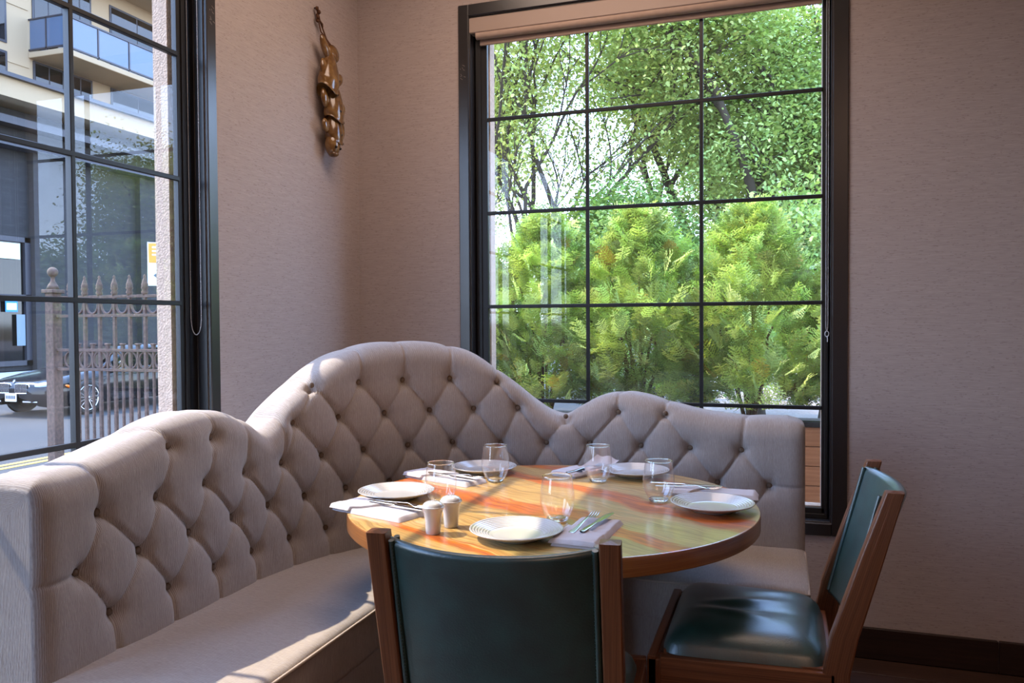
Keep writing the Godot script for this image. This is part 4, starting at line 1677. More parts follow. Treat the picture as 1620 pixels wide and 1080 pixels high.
func table_texture() -> ImageTexture:
	var n := 768
	var o := PackedByteArray()
	o.resize(n * n * 3)
	var a := FastNoiseLite.new()
	a.seed = 91
	a.frequency = 2.2
	a.fractal_octaves = 4
	var g := FastNoiseLite.new()
	g.seed = 92
	g.frequency = 1.0
	g.fractal_octaves = 3
	var tan_a := Vector3(0.81, 0.67, 0.41)
	var tan_b := Vector3(0.68, 0.52, 0.28)
	var olive := Vector3(0.64, 0.60, 0.37)
	var red := Vector3(0.83, 0.43, 0.09)
	var deep := Vector3(0.63, 0.29, 0.09)
	var red1 := [Vector3(-0.5, -0.52, 0.03), Vector3(-0.2, -0.33, 0.045), Vector3(0.0, -0.215, 0.05), Vector3(0.12, -0.13, 0.065), Vector3(0.3, 0.0, 0.085), Vector3(0.6, 0.14, 0.085)]
	var red2 := [Vector3(-0.62, -0.13, 0.085), Vector3(-0.36, -0.03, 0.075), Vector3(-0.2, 0.055, 0.065), Vector3(-0.05, 0.11, 0.085), Vector3(0.1, 0.155, 0.075), Vector3(0.25, 0.28, 0.045), Vector3(0.45, 0.40, 0.04)]
	var red3 := [Vector3(-0.4, -0.6, 0.04), Vector3(-0.12, -0.5, 0.045), Vector3(0.05, -0.44, 0.03), Vector3(0.3, -0.36, 0.015)]
	var red4 := [Vector3(-0.6, 0.16, 0.03), Vector3(-0.4, 0.31, 0.035), Vector3(-0.2, 0.44, 0.03), Vector3(0.1, 0.58, 0.03)]
	for j in n:
		var z0 := (j + 0.5) / n * 1.2 - 0.6
		for i in n:
			var x := (i + 0.5) / n * 1.2 - 0.6
			var wob := a.get_noise_2d(x, z0) * 0.05
			var z := z0 + wob
			var f := z - 0.52 * x + 0.1 * x * x  # runs across the grain
			var grain := g.get_noise_2d((x + z * 0.4) * 2.5, f * 75.0)
			var fine := g.get_noise_2d((x + z * 0.4) * 9.0 + 40.0, f * 260.0)
			var c := tan_a.lerp(tan_b, clampf(0.5 + grain * 1.1, 0, 1))
			c = c.lerp(olive, clampf(0.55 * smoothstep(0.0, 0.45, x + 0.3 * z + a.get_noise_2d(x * 2.0, f * 9.0) * 0.5), 0, 0.8))
			c *= 1.0 - 0.10 * smoothstep(0.25, 0.5, g.get_noise_2d(x * 1.2 + 9.0, f * 34.0))
			var m := 0.0
			for q in [red1, red2, red3, red4]:
				var bd := band(x, q)
				m = maxf(m, 1.0 - smoothstep(bd.y * 0.55, bd.y, absf(z - bd.x + 0.03 * grain)))
			var rc := red.lerp(deep, clampf(0.45 + a.get_noise_2d(x * 3.0 + 5.0, f * 20.0) * 1.1 + grain * 0.5 + smoothstep(0.1, 0.5, x) * 0.3, 0, 1))
			c = c.lerp(rc, m * 0.92)
			c *= 1.0 + fine * 0.16
			var k := (j * n + i) * 3
			o[k] = clampi(int(c.x * 255), 0, 255)
			o[k + 1] = clampi(int(c.y * 255), 0, 255)
			o[k + 2] = clampi(int(c.z * 255), 0, 255)
	return img_tex(n, n, o)


func build_table() -> void:
	var th := thing("round_table", "round polished table of striped yellow, olive and orange wood, set for five", "table", Vector3(TABLE.x, 0, TABLE.z))
	var m := StandardMaterial3D.new()
	m.resource_name = "table_wood"
	m.albedo_texture = table_texture()
	m.roughness = 0.3
	m.clearcoat_enabled = true
	m.clearcoat = 0.5
	m.clearcoat_roughness = 0.06
	var r := 0.578
	var y := TABLE.y
	var prof := [Vector2(0.0, y), Vector2(0.2, y), Vector2(0.4, y), Vector2(r - 0.006, y), Vector2(r - 0.0018, y - 0.0016), Vector2(r, y - 0.006), Vector2(r, y - 0.043), Vector2(r - 0.004, y - 0.047), Vector2(0.0, y - 0.047)]
	var p := PackedVector3Array()
	var uv := PackedVector2Array()
	var run := 0.0
	for j in prof.size():
		if j > 3 and j < 8:
			run += prof[j].distance_to(prof[j - 1])
		for i in 129:
			var a := TAU * i / 128.0
			var d := Vector2(cos(a), sin(a))
			p.append(Vector3(d.x * prof[j].x, prof[j].y, d.y * prof[j].x))
			var e: Vector2 = d * (prof[j].x if j < 4 else r - run * 0.9)
			uv.append(Vector2(e.x + 0.6, e.y + 0.6) / 1.2)
	var mb := MB.new()
	mb.grid(p.slice(0, 129 * 5), 129, 5, uv.slice(0, 129 * 5), false, Vector3(0, y - 0.3, 0))
	var top := part("table_top", mb, m, th)
	p = PackedVector3Array()
	uv = PackedVector2Array()
	for q in [Vector2(r - 0.0018, y - 0.0016), Vector2(r, y - 0.005), Vector2(r, y - 0.024), Vector2(r, y - 0.043), Vector2(r - 0.003, y - 0.0465)]:
		for i in 129:
			var a := TAU * i / 128.0
			p.append(Vector3(cos(a) * q.x, q.y, sin(a) * q.x))
			uv.append(Vector2(a * r, q.y))
	mb = MB.new()
	mb.grid(p, 129, 5, uv, false, Vector3(0, y - 0.3, 0))
	var em: StandardMaterial3D = wood("edge_wood", Color(0.50, 0.29, 0.14), Color(0.70, 0.47, 0.26), 29, 0.3)
	em.clearcoat_enabled = true
	em.clearcoat = 0.7
	em.clearcoat_roughness = 0.08
	part("edge", mb, em, top)
	mb = MB.new()
	mb.lathe(PackedVector2Array([Vector2(0.0, y - 0.0465), Vector2(r - 0.004, y - 0.0465), Vector2(r, y - 0.043)]), 64)
	part("underside", mb, M.dark_wood, top)
	mb = MB.new()
	mb.lathe(PackedVector2Array([Vector2(0.28, 0.0), Vector2(0.28, 0.012), Vector2(0.27, 0.02), Vector2(0.06, 0.034), Vector2(0.045, 0.06), Vector2(0.045, y - 0.09), Vector2(0.06, y - 0.07), Vector2(0.16, y - 0.06), Vector2(0.16, y - 0.047)]), 40)
	part("pedestal", mb, M.black_steel, th)


# ------------------------------------------------------------------ chairs
func make_chair(label: String, at: Vector3, turn: float) -> Node3D:
	# faces -z of its own axes
	var th := thing("dining_chair", label, "chair", at, turn, "green leather dining chairs")
	var wd: Material = M.chair_wood
	var fw := 0.245
	var bw := 0.222
	# back posts: raked above the seat, splayed below it
	for s in [-1.0, 1.0]:
		var mb := MB.new()
		mb.uvo = Vector2(s * 0.3, s * 0.17)
		var prof := PackedVector3Array()
		var w := 0.036
		var st := [[0.0, 0.262, 0.034], [0.30, 0.232, 0.042], [0.56, 0.208, 0.054], [0.64, 0.208, 0.056], [0.72, 0.224, 0.056], [0.90, 0.279, 0.047], [1.043, 0.323, 0.036]]
		var uv := PackedVector2Array()
		for q in st:
			var xm: float = s * (bw - w / 2)
			for e in [[-1, -1], [-0.82, -1], [0.82, -1], [1, -1], [1, -0.82], [1, 0.82], [1, 1], [0.82, 1], [-0.82, 1], [-1, 1], [-1, 0.82], [-1, -0.82]]:
				var cut := 0.93 if absf(e[0]) == 1.0 and absf(e[1]) == 1.0 else 1.0
				prof.append(Vector3(xm + e[0] * w / 2 * cut, q[0], q[1] + e[1] * q[2] / 2 * cut))
				uv.append(Vector2(q[0], e[0] * w / 2 + e[1] * q[2] / 2 + e[1] * 0.1))
		mb.grid(prof, 12, st.size(), uv, true, Vector3(s * (bw - w / 2), 0.6, 0.24))
		var c := Vector3(s * (bw - w / 2), 1.046, 0.323)
		for k in 12:
			mb.tri(c, prof[6 * 12 + k], prof[6 * 12 + (k + 1) % 12], Vector3.UP, Vector2(0, 0), Vector2(0.02, 0), Vector2(0, 0.02))
		part("post", mb, wd, th)
	for s in [-1.0, 1.0]:
		var mb := MB.new()
		mb.uvo = Vector2(s * 0.21, s * 0.11)
		mb.bar(Vector3(s * (fw - 0.022), 0.0, -0.178), Vector3(s * (fw - 0.022), 0.636, -0.178), 0.04, 0.04, Vector3.BACK, 0.003)
		part("front_leg", mb, wd, th)
	# seat rails
	for q in [[Vector3(-fw + 0.002, 0.608, -0.188), Vector3(fw - 0.002, 0.608, -0.188)], [Vector3(-bw, 0.608, 0.195), Vector3(bw, 0.608, 0.195)], [Vector3(-fw + 0.011, 0.608, -0.17), Vector3(-bw + 0.011, 0.608, 0.20)], [Vector3(fw - 0.011, 0.608, -0.17), Vector3(bw - 0.011, 0.608, 0.20)]]:
		var mb := MB.new()
		mb.uvo = Vector2(q[0].x, q[0].z)
		mb.bar(q[0], q[1], 0.022, 0.066, Vector3.UP, 0.0025)
		part("seat_rail", mb, wd, th)
	for q in [[Vector3(-fw + 0.02, 0.20, -0.178), Vector3(-bw + 0.02, 0.20, 0.24)], [Vector3(fw - 0.02, 0.20, -0.178), Vector3(bw - 0.02, 0.20, 0.24)], [Vector3(-fw + 0.02, 0.26, -0.178), Vector3(fw - 0.02, 0.26, -0.178)]]:
		var mb := MB.new()
		mb.bar(q[0], q[1], 0.02, 0.03, Vector3.UP, 0.003)
		part("stretcher", mb, wd, th)
	# domed cushion with a few sat-in ridges
	var p := PackedVector3Array()
	var uv2 := PackedVector2Array()
	var n := 64
	for j in n + 1:
		for i in n + 1:
			var u := float(i) / n * 2.0 - 1.0
			var v := float(j) / n * 2.0 - 1.0
			var z := lerpf(-0.172, 0.196, (v + 1) / 2)
			var hw := lerpf(fw - 0.016, bw - 0.014, (v + 1) / 2)
			# round the plan corners
			var k := pow(pow(absf(u), 9.0) + pow(absf(v), 9.0), 1.0 / 9.0)
			var m := maxf(absf(u), absf(v))
			var f := m / k if k > 0.0 else 1.0
			var x := u * hw * f
			z = 0.012 + (z - 0.012) * f
			var e := 1.0 - pow(m, 5.0)
			var y := 0.642 + 0.058 * pow(maxf(e, 0.0), 0.62)
			y += 0.0065 * exp(-pow((x - 0.02 - 0.05 * v) / 0.020, 2.0)) * exp(-pow((v - 0.0) / 0.42, 2.0))
			y += 0.0060 * exp(-pow((x + 0.075 + 0.04 * v) / 0.022, 2.0)) * exp(-pow((v + 0.15) / 0.40, 2.0))
			y -= 0.0045 * exp(-pow((x + 0.028) / 0.022, 2.0)) * exp(-pow((v - 0.1) / 0.5, 2.0))
			y += 0.003 * exp(-pow((x - 0.10 - 0.03 * v) / 0.02, 2.0)) * exp(-pow((v - 0.35) / 0.3, 2.0))
			p.append(Vector3(x, y, z))
			uv2.append(Vector2(x, z))
	var mb3 := MB.new()
	mb3.grid(p, n + 1, n + 1, uv2, false, Vector3.UP, true)
	part("seat", mb3, M.leather, th)
	mb3 = MB.new()
	cuboid(mb3, Transform3D(), -bw + 0.012, bw - 0.012, 0.62, 0.645, -0.165, 0.19)
	part("seat_base", mb3, wd, th)
	# sling back: bows backward between the posts, rolled at the top
	p = PackedVector3Array()
	uv2 = PackedVector2Array()
	var loop := []
	var y1 := 0.70
	var hh := 1.030
	for j in 25:
		loop.append(Vector2(-0.013, lerpf(y1, hh - 0.013, j / 24.0)))
	for j in range(1, 8):
		var a := PI * j / 8.0
		loop.append(Vector2(-0.013 * cos(a), hh - 0.013 + 0.013 * sin(a)))
	for j in 25:
		loop.append(Vector2(0.013, lerpf(hh - 0.013, y1, j / 24.0)))
	for j in range(1, 4):
		var a := PI * j / 4.0
		loop.append(Vector2(0.013 * cos(a), y1 - 0.013 * sin(a)))
	var nx := 41
	for i in nx:
		var u := float(i) / (nx - 1) * 2.0 - 1.0
		var x := u * (bw - 0.036)
		var bow := 0.052 * (1.0 - pow(absf(u), 2.4))
		for q in loop:
			var f := clampf((q.y - 0.64) / 0.40, 0.0, 1.0)
			var zc := lerpf(0.212, 0.315, f) - 0.004
			var sag := 0.010 * (1.0 - u * u) * clampf((q.y - 0.9) / 0.13, 0.0, 1.0)
			p.append(Vector3(x, q.y - sag, zc + bow * (0.45 + 0.55 * f) + q.x))
			uv2.append(Vector2(x, q.y + (0.6 if q.x > 0.0 else 0.0)))
	mb3 = MB.new()
	mb3.grid(p, loop.size(), nx, uv2, true, Vector3(0, 0.87, 0.275))
	var bk := part("backrest", mb3, M.leather, th)
	# stitched welt along each post
	for s in [-1.0, 1.0]:
		for side in [-1.0, 1.0]:
			var path := PackedVector3Array()
			for j in 14:
				var y := lerpf(0.70, 1.028, j / 13.0)
				var f := clampf((y - 0.64) / 0.40, 0.0, 1.0)
				path.append(Vector3(s * (bw - 0.043), y, lerpf(0.212, 0.315, f) - 0.004 + side * 0.0145 + 0.004))
			mb3 = MB.new()
			mb3.tube(path, PackedFloat32Array([0.0055]), 8, true)
			part("welt", mb3, M.leather, bk)
		mb3 = MB.new()
		for j in 46:
			var y := lerpf(0.705, 1.02, j / 45.0)
			var f := clampf((y - 0.64) / 0.40, 0.0, 1.0)
			var z := lerpf(0.212, 0.315, f) + 0.0145 + 0.0105
			mb3.bar(Vector3(s * (bw - 0.0475), y, z - 0.0015), Vector3(s * (bw - 0.0475), y + 0.0045, z), 0.0014, 0.0014, Vector3.BACK)
		part("stitching", mb3, M.leather_thread, bk)
	return th


func build_chairs() -> void:
	make_chair("green leather dining chair with its back to us, in front of the table", Vector3(1.523, 0, 2.014), deg_to_rad(7))
	make_chair("green leather dining chair side on, pulled up between table and wall with glossy empty seat", Vector3(1.94, 0, 1.5425), deg_to_rad(90))


# ------------------------------------------------------------------ blinds
func roller_blind(xf: Transform3D, u0: float, u1: float, hem: float, label: String) -> void:
	var th := thing("roller_blind", label, "blind")
	var mb := MB.new()
	var prof := PackedVector2Array([Vector2(-0.048, 2.80), Vector2(-0.004, 2.80), Vector2(0.0, 2.804), Vector2(0.0, 2.868), Vector2(-0.006, 2.878), Vector2(-0.048, 2.878)])
	mb.prism(prof, u1 - u0, xf * Transform3D(Basis(Vector3(0, 0, 1), Vector3(0, 1, 0), Vector3(1, 0, 0)), Vector3(u0, 0, 0)))
	part("cassette", mb, plain("blind_metal", Color(0.66, 0.58, 0.53), 0.5), th)
	mb = MB.new()
	mb.tube(PackedVector3Array([xf * Vector3(u0 + 0.03, 2.79, -0.02), xf * Vector3(u1 - 0.03, 2.79, -0.02)]), PackedFloat32Array([0.019]), 18)
	part("fabric_roll", mb, M.blind_cloth, th)
	mb = MB.new()
	cuboid(mb, xf, u0 + 0.04, u1 - 0.04, hem + 0.02, 2.80, -0.0395, -0.0385)
	part("fabric", mb, M.blind_cloth, th)
	mb = MB.new()
	cuboid(mb, xf, u0 + 0.04, u1 - 0.04, hem, hem + 0.026, -0.044, -0.034, 0.003)
	part("hem_bar", mb, M.blind_cloth, th)


func bead_chain(pts: PackedVector3Array, label: String, clip: bool) -> void:
	var th := thing("blind_chain", label, "blind chain")
	var mb := MB.new()
	mb.tube(pts, PackedFloat32Array([0.0006]), 4, false)
	part("cord", mb, plain("bead", Color.WHITE, 0.3), th)
	var bead := MB.new()
	bead.ball(Vector3.ZERO, Vector3.ONE * 0.0021, 7, 5)
	var xfs := []
	var cols := PackedColorArray()
	var carry := 0.0
	for k in pts.size() - 1:
		var l := pts[k].distance_to(pts[k + 1])
		while carry < l:
			xfs.append(Transform3D(Basis(), pts[k].lerp(pts[k + 1], carry / l)))
			cols.append(Color.WHITE)
			carry += 0.0058
		carry -= l
	multi("beads", bead.mesh(M.bead), xfs, cols, th)
	if clip:
		mb = MB.new()
		var e := pts[pts.size() / 2]
		var path := PackedVector3Array()
		for k in 14:
			var a := TAU * k / 14.0
			path.append(e + Vector3(cos(a) * 0.008, -0.012 + sin(a) * 0.012, 0))
		mb.tube(path, PackedFloat32Array([0.002]), 6, false, true)
		mb.tube(PackedVector3Array([e + Vector3(0, -0.02, 0), e + Vector3(0.003, -0.034, 0), e + Vector3(0.002, -0.046, 0)]), PackedFloat32Array([0.0022]), 6)
		part("clip", mb, plain("clear_plastic", Color(0.82, 0.84, 0.86), 0.2), th)


func build_blinds() -> void:
	roller_blind(back_frame(), 0.607, 2.233, 2.748, "beige roller blind rolled up in a slim cassette at the top of the back window")
	roller_blind(left_frame(), 1.142, 2.768, 2.694, "beige roller blind rolled up at the top of the street window")
	var p := PackedVector3Array()
	for k in 13:
		p.append(Vector3(-0.058, lerpf(2.79, 1.43, k / 12.0), 1.165))
	for k in range(1, 10):
		var a := PI + PI * k / 10.0
		p.append(Vector3(-0.034 + cos(a) * 0.022, 1.42 + sin(a) * 0.05, 1.165))
	for k in 13:
		p.append(Vector3(-0.011, lerpf(1.43, 2.79, k / 12.0), 1.165))
	bead_chain(p, "white bead chain hanging in a long loop in the reveal of the street window", false)
	p = PackedVector3Array()
	for k in 13:
		p.append(Vector3(2.212, lerpf(2.79, 1.40, k / 12.0), -0.034))
	for k in range(1, 8):
		var a := PI + PI * k / 8.0
		p.append(Vector3(2.216 + cos(a) * 0.004, 1.395 + sin(a) * 0.03, -0.03))
	for k in 13:
		p.append(Vector3(2.220, lerpf(1.40, 2.79, k / 12.0), -0.026))
	bead_chain(p, "white bead chain with a clear hook at its end, beside the back window's frame", true)


# ------------------------------------------------------------------ the string of pottery fish
func fish_body(mb: MB, top: Vector3, length: float, w: float, deep: float, turn: float, notch: float, taper := 0.28) -> void:
	var p := PackedVector3Array()
	var uv := PackedVector2Array()
	var b := Basis(Vector3.RIGHT, turn)
	for j in 25:
		var f := j / 24.0
		var r := lerpf(taper, 1.0, pow(sin(minf(f * 1.35, 1.0) * PI / 2), 0.9)) * (1.0 - 0.14 * pow(clampf((f - 0.66) / 0.34, 0, 1), 1.2))
		if f > 0.93:
			r *= 1.0 + 2.2 * (f - 0.93)
		for i in 28:
			var a := TAU * i / 28.0
			var dy := notch * pow(absf(sin(a)), 1.5) * clampf((f - 0.6) / 0.4, 0, 1)
			p.append(top + b * Vector3(cos(a) * deep * r, -f * length + dy, sin(a) * w * r))
			uv.append(Vector2(i / 28.0, f))
	# turn the lip inward
	for i in 28:
		var a := TAU * i / 28.0
		p.append(top + b * Vector3(cos(a) * deep * 0.66, -length * 0.93 + notch * pow(absf(sin(a)), 1.5), sin(a) * w * 0.66))
		uv.append(Vector2(i / 28.0, 1))
	for i in 28:
		p.append(top + b * Vector3(0, -length * 0.80, 0))
		uv.append(Vector2(i / 28.0, 1))
	mb.grid(p, 28, 27, uv, true, top + b * Vector3(0, -length * 0.5, 0))


func fish_fin(mb: MB, at: Vector3, length: float, w: float, basis: Basis) -> void:
	# a thick leaf-like fin standing off the body
	mb.ball(at + basis * Vector3(0, -length * 0.4, 0), Vector3(w * 0.32, length * 0.55, w * 0.6), 12, 8, basis)


func build_ornament() -> void:
	var th := thing("fish_ornament", "string of glazed brown pottery fish hanging on the wall beside the corner", "wall ornament", Vector3(0.05, 0, 0.34))
	var fg: Material = M.fish_glaze
	var dk: Material = M.fish_dark
	# nail, cord with a knot
	var mb := MB.new()
	mb.tube(PackedVector3Array([Vector3(-0.05, 2.855, 0.055), Vector3(-0.028, 2.857, 0.055)]), PackedFloat32Array([0.003]), 6)
	part("nail", mb, M.black_steel, th)
	mb = MB.new()
	mb.tube(PackedVector3Array([Vector3(-0.035, 2.855, 0.055), Vector3(-0.03, 2.81, 0.058), Vector3(-0.025, 2.75, 0.04), Vector3(0, 2.70, 0.0)]), PackedFloat32Array([0.0035]), 6)
	mb.tube(PackedVector3Array([Vector3(-0.035, 2.853, 0.056), Vector3(-0.032, 2.80, 0.035), Vector3(-0.02, 2.74, 0.012), Vector3(0, 2.69, 0.01)]), PackedFloat32Array([0.0035]), 6)
	for k in 5:
		mb.ball(Vector3(-0.03 + 0.006 * sin(k * 2.4), 2.848 - k * 0.013, 0.055 + 0.008 * cos(k * 1.9)), Vector3(0.008, 0.010, 0.010), 8, 6)
	mb.tube(PackedVector3Array([Vector3(-0.028, 2.80, 0.05), Vector3(-0.02, 2.785, 0.035), Vector3(-0.022, 2.772, 0.03)]), PackedFloat32Array([0.004]), 6)
	part("cord", mb, M.twine, th)
	# top fish: two-lobed tail, then three bodies and a little one at the end
	mb = MB.new()
	mb.ball(Vector3(0, 2.672, 0.045), Vector3(0.016, 0.062, 0.024), 12, 8, Basis(Vector3.RIGHT, 0.62))
	mb.ball(Vector3(0, 2.665, -0.022), Vector3(0.018, 0.040, 0.048), 12, 8, Basis(Vector3.RIGHT, -0.25))
	fish_body(mb, Vector3(0, 2.66, 0.0), 0.205, 0.066, 0.044, -0.14, 0.036)
	var f1 := part("fish", mb, fg, th)
	mb = MB.new()
	fish_body(mb, Vector3(0.004, 2.50, -0.016), 0.168, 0.060, 0.043, 0.02, 0.036, 0.55)
	var f2 := part("fish", mb, fg, th)
	mb = MB.new()
	fish_body(mb, Vector3(0.004, 2.375, -0.012), 0.138, 0.053, 0.040, 0.05, 0.026, 0.55)
	var f3 := part("fish", mb, fg, th)
	mb = MB.new()
	mb.ball(Vector3(0.004, 2.240, -0.003), Vector3(0.034, 0.056, 0.041), 20, 14)
	mb.ball(Vector3(0.008, 2.196, -0.003), Vector3(0.024, 0.014, 0.027), 14, 8)
	mb.ball(Vector3(0.004, 2.290, -0.003), Vector3(0.022, 0.03, 0.024), 14, 8)
	var f4 := part("fish", mb, fg, th)
	var fins := [[f1, Vector3(0.0, 2.605, 0.064), 0.11, 0.05, 0.3], [f1, Vector3(0.0, 2.575, -0.088), 0.07, 0.045, -0.8], [f2, Vector3(0.0, 2.475, 0.060), 0.08, 0.044, 0.2], [f2, Vector3(0.01, 2.44, -0.084), 0.06, 0.04, -0.3], [f3, Vector3(0.0, 2.34, 0.060), 0.06, 0.04, 0.45], [f3, Vector3(0.01, 2.35, -0.074), 0.085, 0.042, -0.1]]
	for q in fins:
		mb = MB.new()
		fish_fin(mb, q[1], q[2], q[3], Basis(Vector3.RIGHT, q[4]))
		part("fin", mb, fg, q[0])
	var eyes := [[f1, Vector3(0.036, 2.535, 0.018)], [f1, Vector3(0.030, 2.535, -0.022)], [f2, Vector3(0.043, 2.392, -0.008)], [f3, Vector3(0.040, 2.285, -0.020)], [f4, Vector3(0.034, 2.222, -0.020)], [f4, Vector3(0.034, 2.225, 0.016)]]
	for q in eyes:
		mb = MB.new()
		mb.ball(q[1], Vector3.ONE * 0.0065, 10, 7)
		part("eye", mb, dk, q[0])


# ------------------------------------------------------------------ what is laid on the table
func build_place_settings() -> void:
	var y := TABLE.y
	# plates
	var mb := MB.new()
	var prof := PackedVector2Array([Vector2(0.0, 0.003), Vector2(0.052, 0.003), Vector2(0.0555, 0.0), Vector2(0.0595, 0.0), Vector2(0.063, 0.004), Vector2(0.085, 0.0115), Vector2(0.1105, 0.0215), Vector2(0.1125, 0.0235), Vector2(0.1115, 0.0248)])
	for k in 43:
		var f := k / 42.0
		prof.append(Vector2(lerpf(0.1100, 0.064, f), lerpf(0.0245, 0.0098, pow(f, 0.85)) + 0.0008 * sin(TAU * f * 7.0)))
	for q in [Vector2(0.061, 0.0088), Vector2(0.056, 0.0082), Vector2(0.03, 0.0080), Vector2(0.0, 0.0080)]:
		prof.append(q)
	mb.lathe(prof, 72)
	var plate: MeshInstance3D = solo("plate", mb, M.porcelain, "white ribbed coupe plate nearest the chair back, half in sun and half in shade", "plate", Vector3(1.434, y, 1.811), 0.0, "plates on the table")
	for q in [["white ribbed plate in full sun by the table edge, napkin in front of it", Vector3(0.959, y, 1.501)], ["bluish shaded white plate at the far edge with a glass standing before it", Vector3(1.067, y, 1.055)], ["white plate behind two glasses, below the bench's lower hump", Vector3(1.572, y, 0.965)], ["white plate near the side chair, with a napkin and knife behind it", Vector3(1.856, y, 1.387)]]:
		dup(plate, "plate", q[0], q[1], 0.0)
	# stemless glasses
	var g := thing("wine_glass", "empty stemless wine glass nearest us, to the side of the half sunlit plate", "glass", Vector3(1.486, y, 1.631), 0.0, "stemless wine glasses")
	var wall := [Vector2(0.0255, 0.004), Vector2(0.031, 0.012), Vector2(0.0375, 0.024), Vector2(0.0425, 0.037), Vector2(0.0450, 0.051), Vector2(0.0452, 0.062), Vector2(0.0438, 0.078), Vector2(0.0414, 0.095), Vector2(0.0378, 0.117)]
	mb = MB.new()
	mb.lathe(PackedVector2Array(wall), 56)
	var inner := PackedVector2Array()
	for k in range(wall.size() - 1, 0, -1):
		inner.append(wall[k] - Vector2(0.0013, -0.0004))
	mb.lathe(inner, 56)
	part("bowl", mb, M.thin_glass, g)
	mb = MB.new()
	var ring := PackedVector3Array()
	for k in 56:
		ring.append(Vector3(cos(TAU * k / 56.0) * 0.0372, 0.1172, sin(TAU * k / 56.0) * 0.0372))
	mb.tube(ring, PackedFloat32Array([0.0013]), 8, false, true)
	part("rim", mb, M.solid_glass, g)
	mb = MB.new()
	mb.lathe(PackedVector2Array([Vector2(0.0, 0.0003), Vector2(0.0225, 0.0003), Vector2(0.0248, 0.0015), Vector2(0.0265, 0.0045), Vector2(0.0285, 0.0085), Vector2(0.026, 0.0105), Vector2(0.016, 0.0085), Vector2(0.0, 0.0078)]), 48)
	part("base", mb, M.solid_glass, g)
	for q in [["empty stemless wine glass behind the salt and pepper shakers, before the sunlit plate", Vector3(1.119, y, 1.540)], ["empty stemless wine glass at the far side, before the shaded far plate", Vector3(1.158, y, 1.194)], ["empty stemless wine glass beside the propped napkin at the far side", Vector3(1.476, y, 1.102)], ["empty stemless wine glass between the far plate and the plate by the side chair", Vector3(1.702, y, 1.327)]]:
		dup(g, "wine_glass", q[0], q[1], 0.0)
	# shakers
	var s := thing("shaker", "white porcelain shaker with a domed top, the nearer of the pair", "shaker", Vector3(1.229, y, 1.838), 0.0, "salt and pepper shakers")
	mb = MB.new()
	mb.lathe(PackedVector2Array([Vector2(0.0, 0.0), Vector2(0.0165, 0.0), Vector2(0.018, 0.0015), Vector2(0.0185, 0.012), Vector2(0.0200, 0.035), Vector2(0.0228, 0.053), Vector2(0.0272, 0.0635), Vector2(0.0285, 0.0655), Vector2(0.0275, 0.0675), Vector2(0.0, 0.0675)]), 40)
	part("body", mb, M.porcelain, s)
	mb = MB.new()
	mb.lathe(PackedVector2Array([Vector2(0.0268, 0.0668), Vector2(0.0255, 0.0705), Vector2(0.021, 0.0755), Vector2(0.013, 0.0792), Vector2(0.0, 0.0808)]), 40)
	part("lid", mb, M.porcelain, s)
	mb = MB.new()
	for k in 5:
		var a := TAU * k / 5.0
		mb.ball(Vector3(cos(a) * 0.007, 0.0800, sin(a) * 0.007), Vector3(0.0011, 0.0006, 0.0011), 6, 4)
	part("hole", mb, M.fish_dark, s)
	dup(s, "shaker", "white porcelain shaker with a domed top, standing behind the other one", Vector3(1.246, y, 1.766), 0.4)
	# napkins with the cutlery in their pockets
	napkin("white linen napkin folded as a pocket at the sunny edge, knife handle showing", Vector3(0.998, y, 1.680), -0.30, 0.262, 0.115, 1)
	napkin("white linen napkin lying in sun before the shaded far plate", Vector3(0.99, y, 1.212), -0.37, 0.285, 0.105, 2)
	napkin("lavender shaded linen napkin with upright fork and knife, by the half sunlit plate", Vector3(1.592, y, 1.735), PI / 2 - 0.05, 0.25, 0.112, 3)
	napkin("linen napkin behind a glass at the far side, its corner propped on the plate", Vector3(1.40, y, 0.945), PI / 2 - 0.42, 0.25, 0.10, 4)
	napkin("linen napkin behind the plate near the side chair, under a long knife", Vector3(1.835, y, 1.185), 0.02, 0.27, 0.10, 5)
	fork("fork tucked in the sunny napkin by the shakers", Vector3(1.05, y + 0.0185, 1.648), -0.30, 0.0)
	knife("knife lying across the sunny napkin by the shakers", Vector3(1.045, y + 0.0185, 1.672), -0.30)
	fork("fork with its tines beyond the far sunny napkin", Vector3(1.06, y + 0.0185, 1.225), -0.37, 0.04)
	knife("knife on the far sunny napkin before the shaded plate", Vector3(1.03, y + 0.0185, 1.252), -0.37)
	fork("fork pointing away with bright tines on the lavender napkin", Vector3(1.573, y + 0.0185, 1.70), PI / 2 - 0.1, 0.03)
	knife("knife pointing away on the lavender napkin beside the fork", Vector3(1.604, y + 0.0185, 1.69), PI / 2 - 0.14)
	fork("fork in the napkin behind the far glass", Vector3(1.405, y + 0.0185, 0.99), PI / 2 - 0.42, 0.0)
	knife("long knife on the napkin behind the plate near the side chair", Vector3(1.76, y + 0.0185, 1.165), 0.04)
	fork("fork on the napkin behind the plate near the side chair", Vector3(1.77, y + 0.0185, 1.20), 0.03, 0.0)


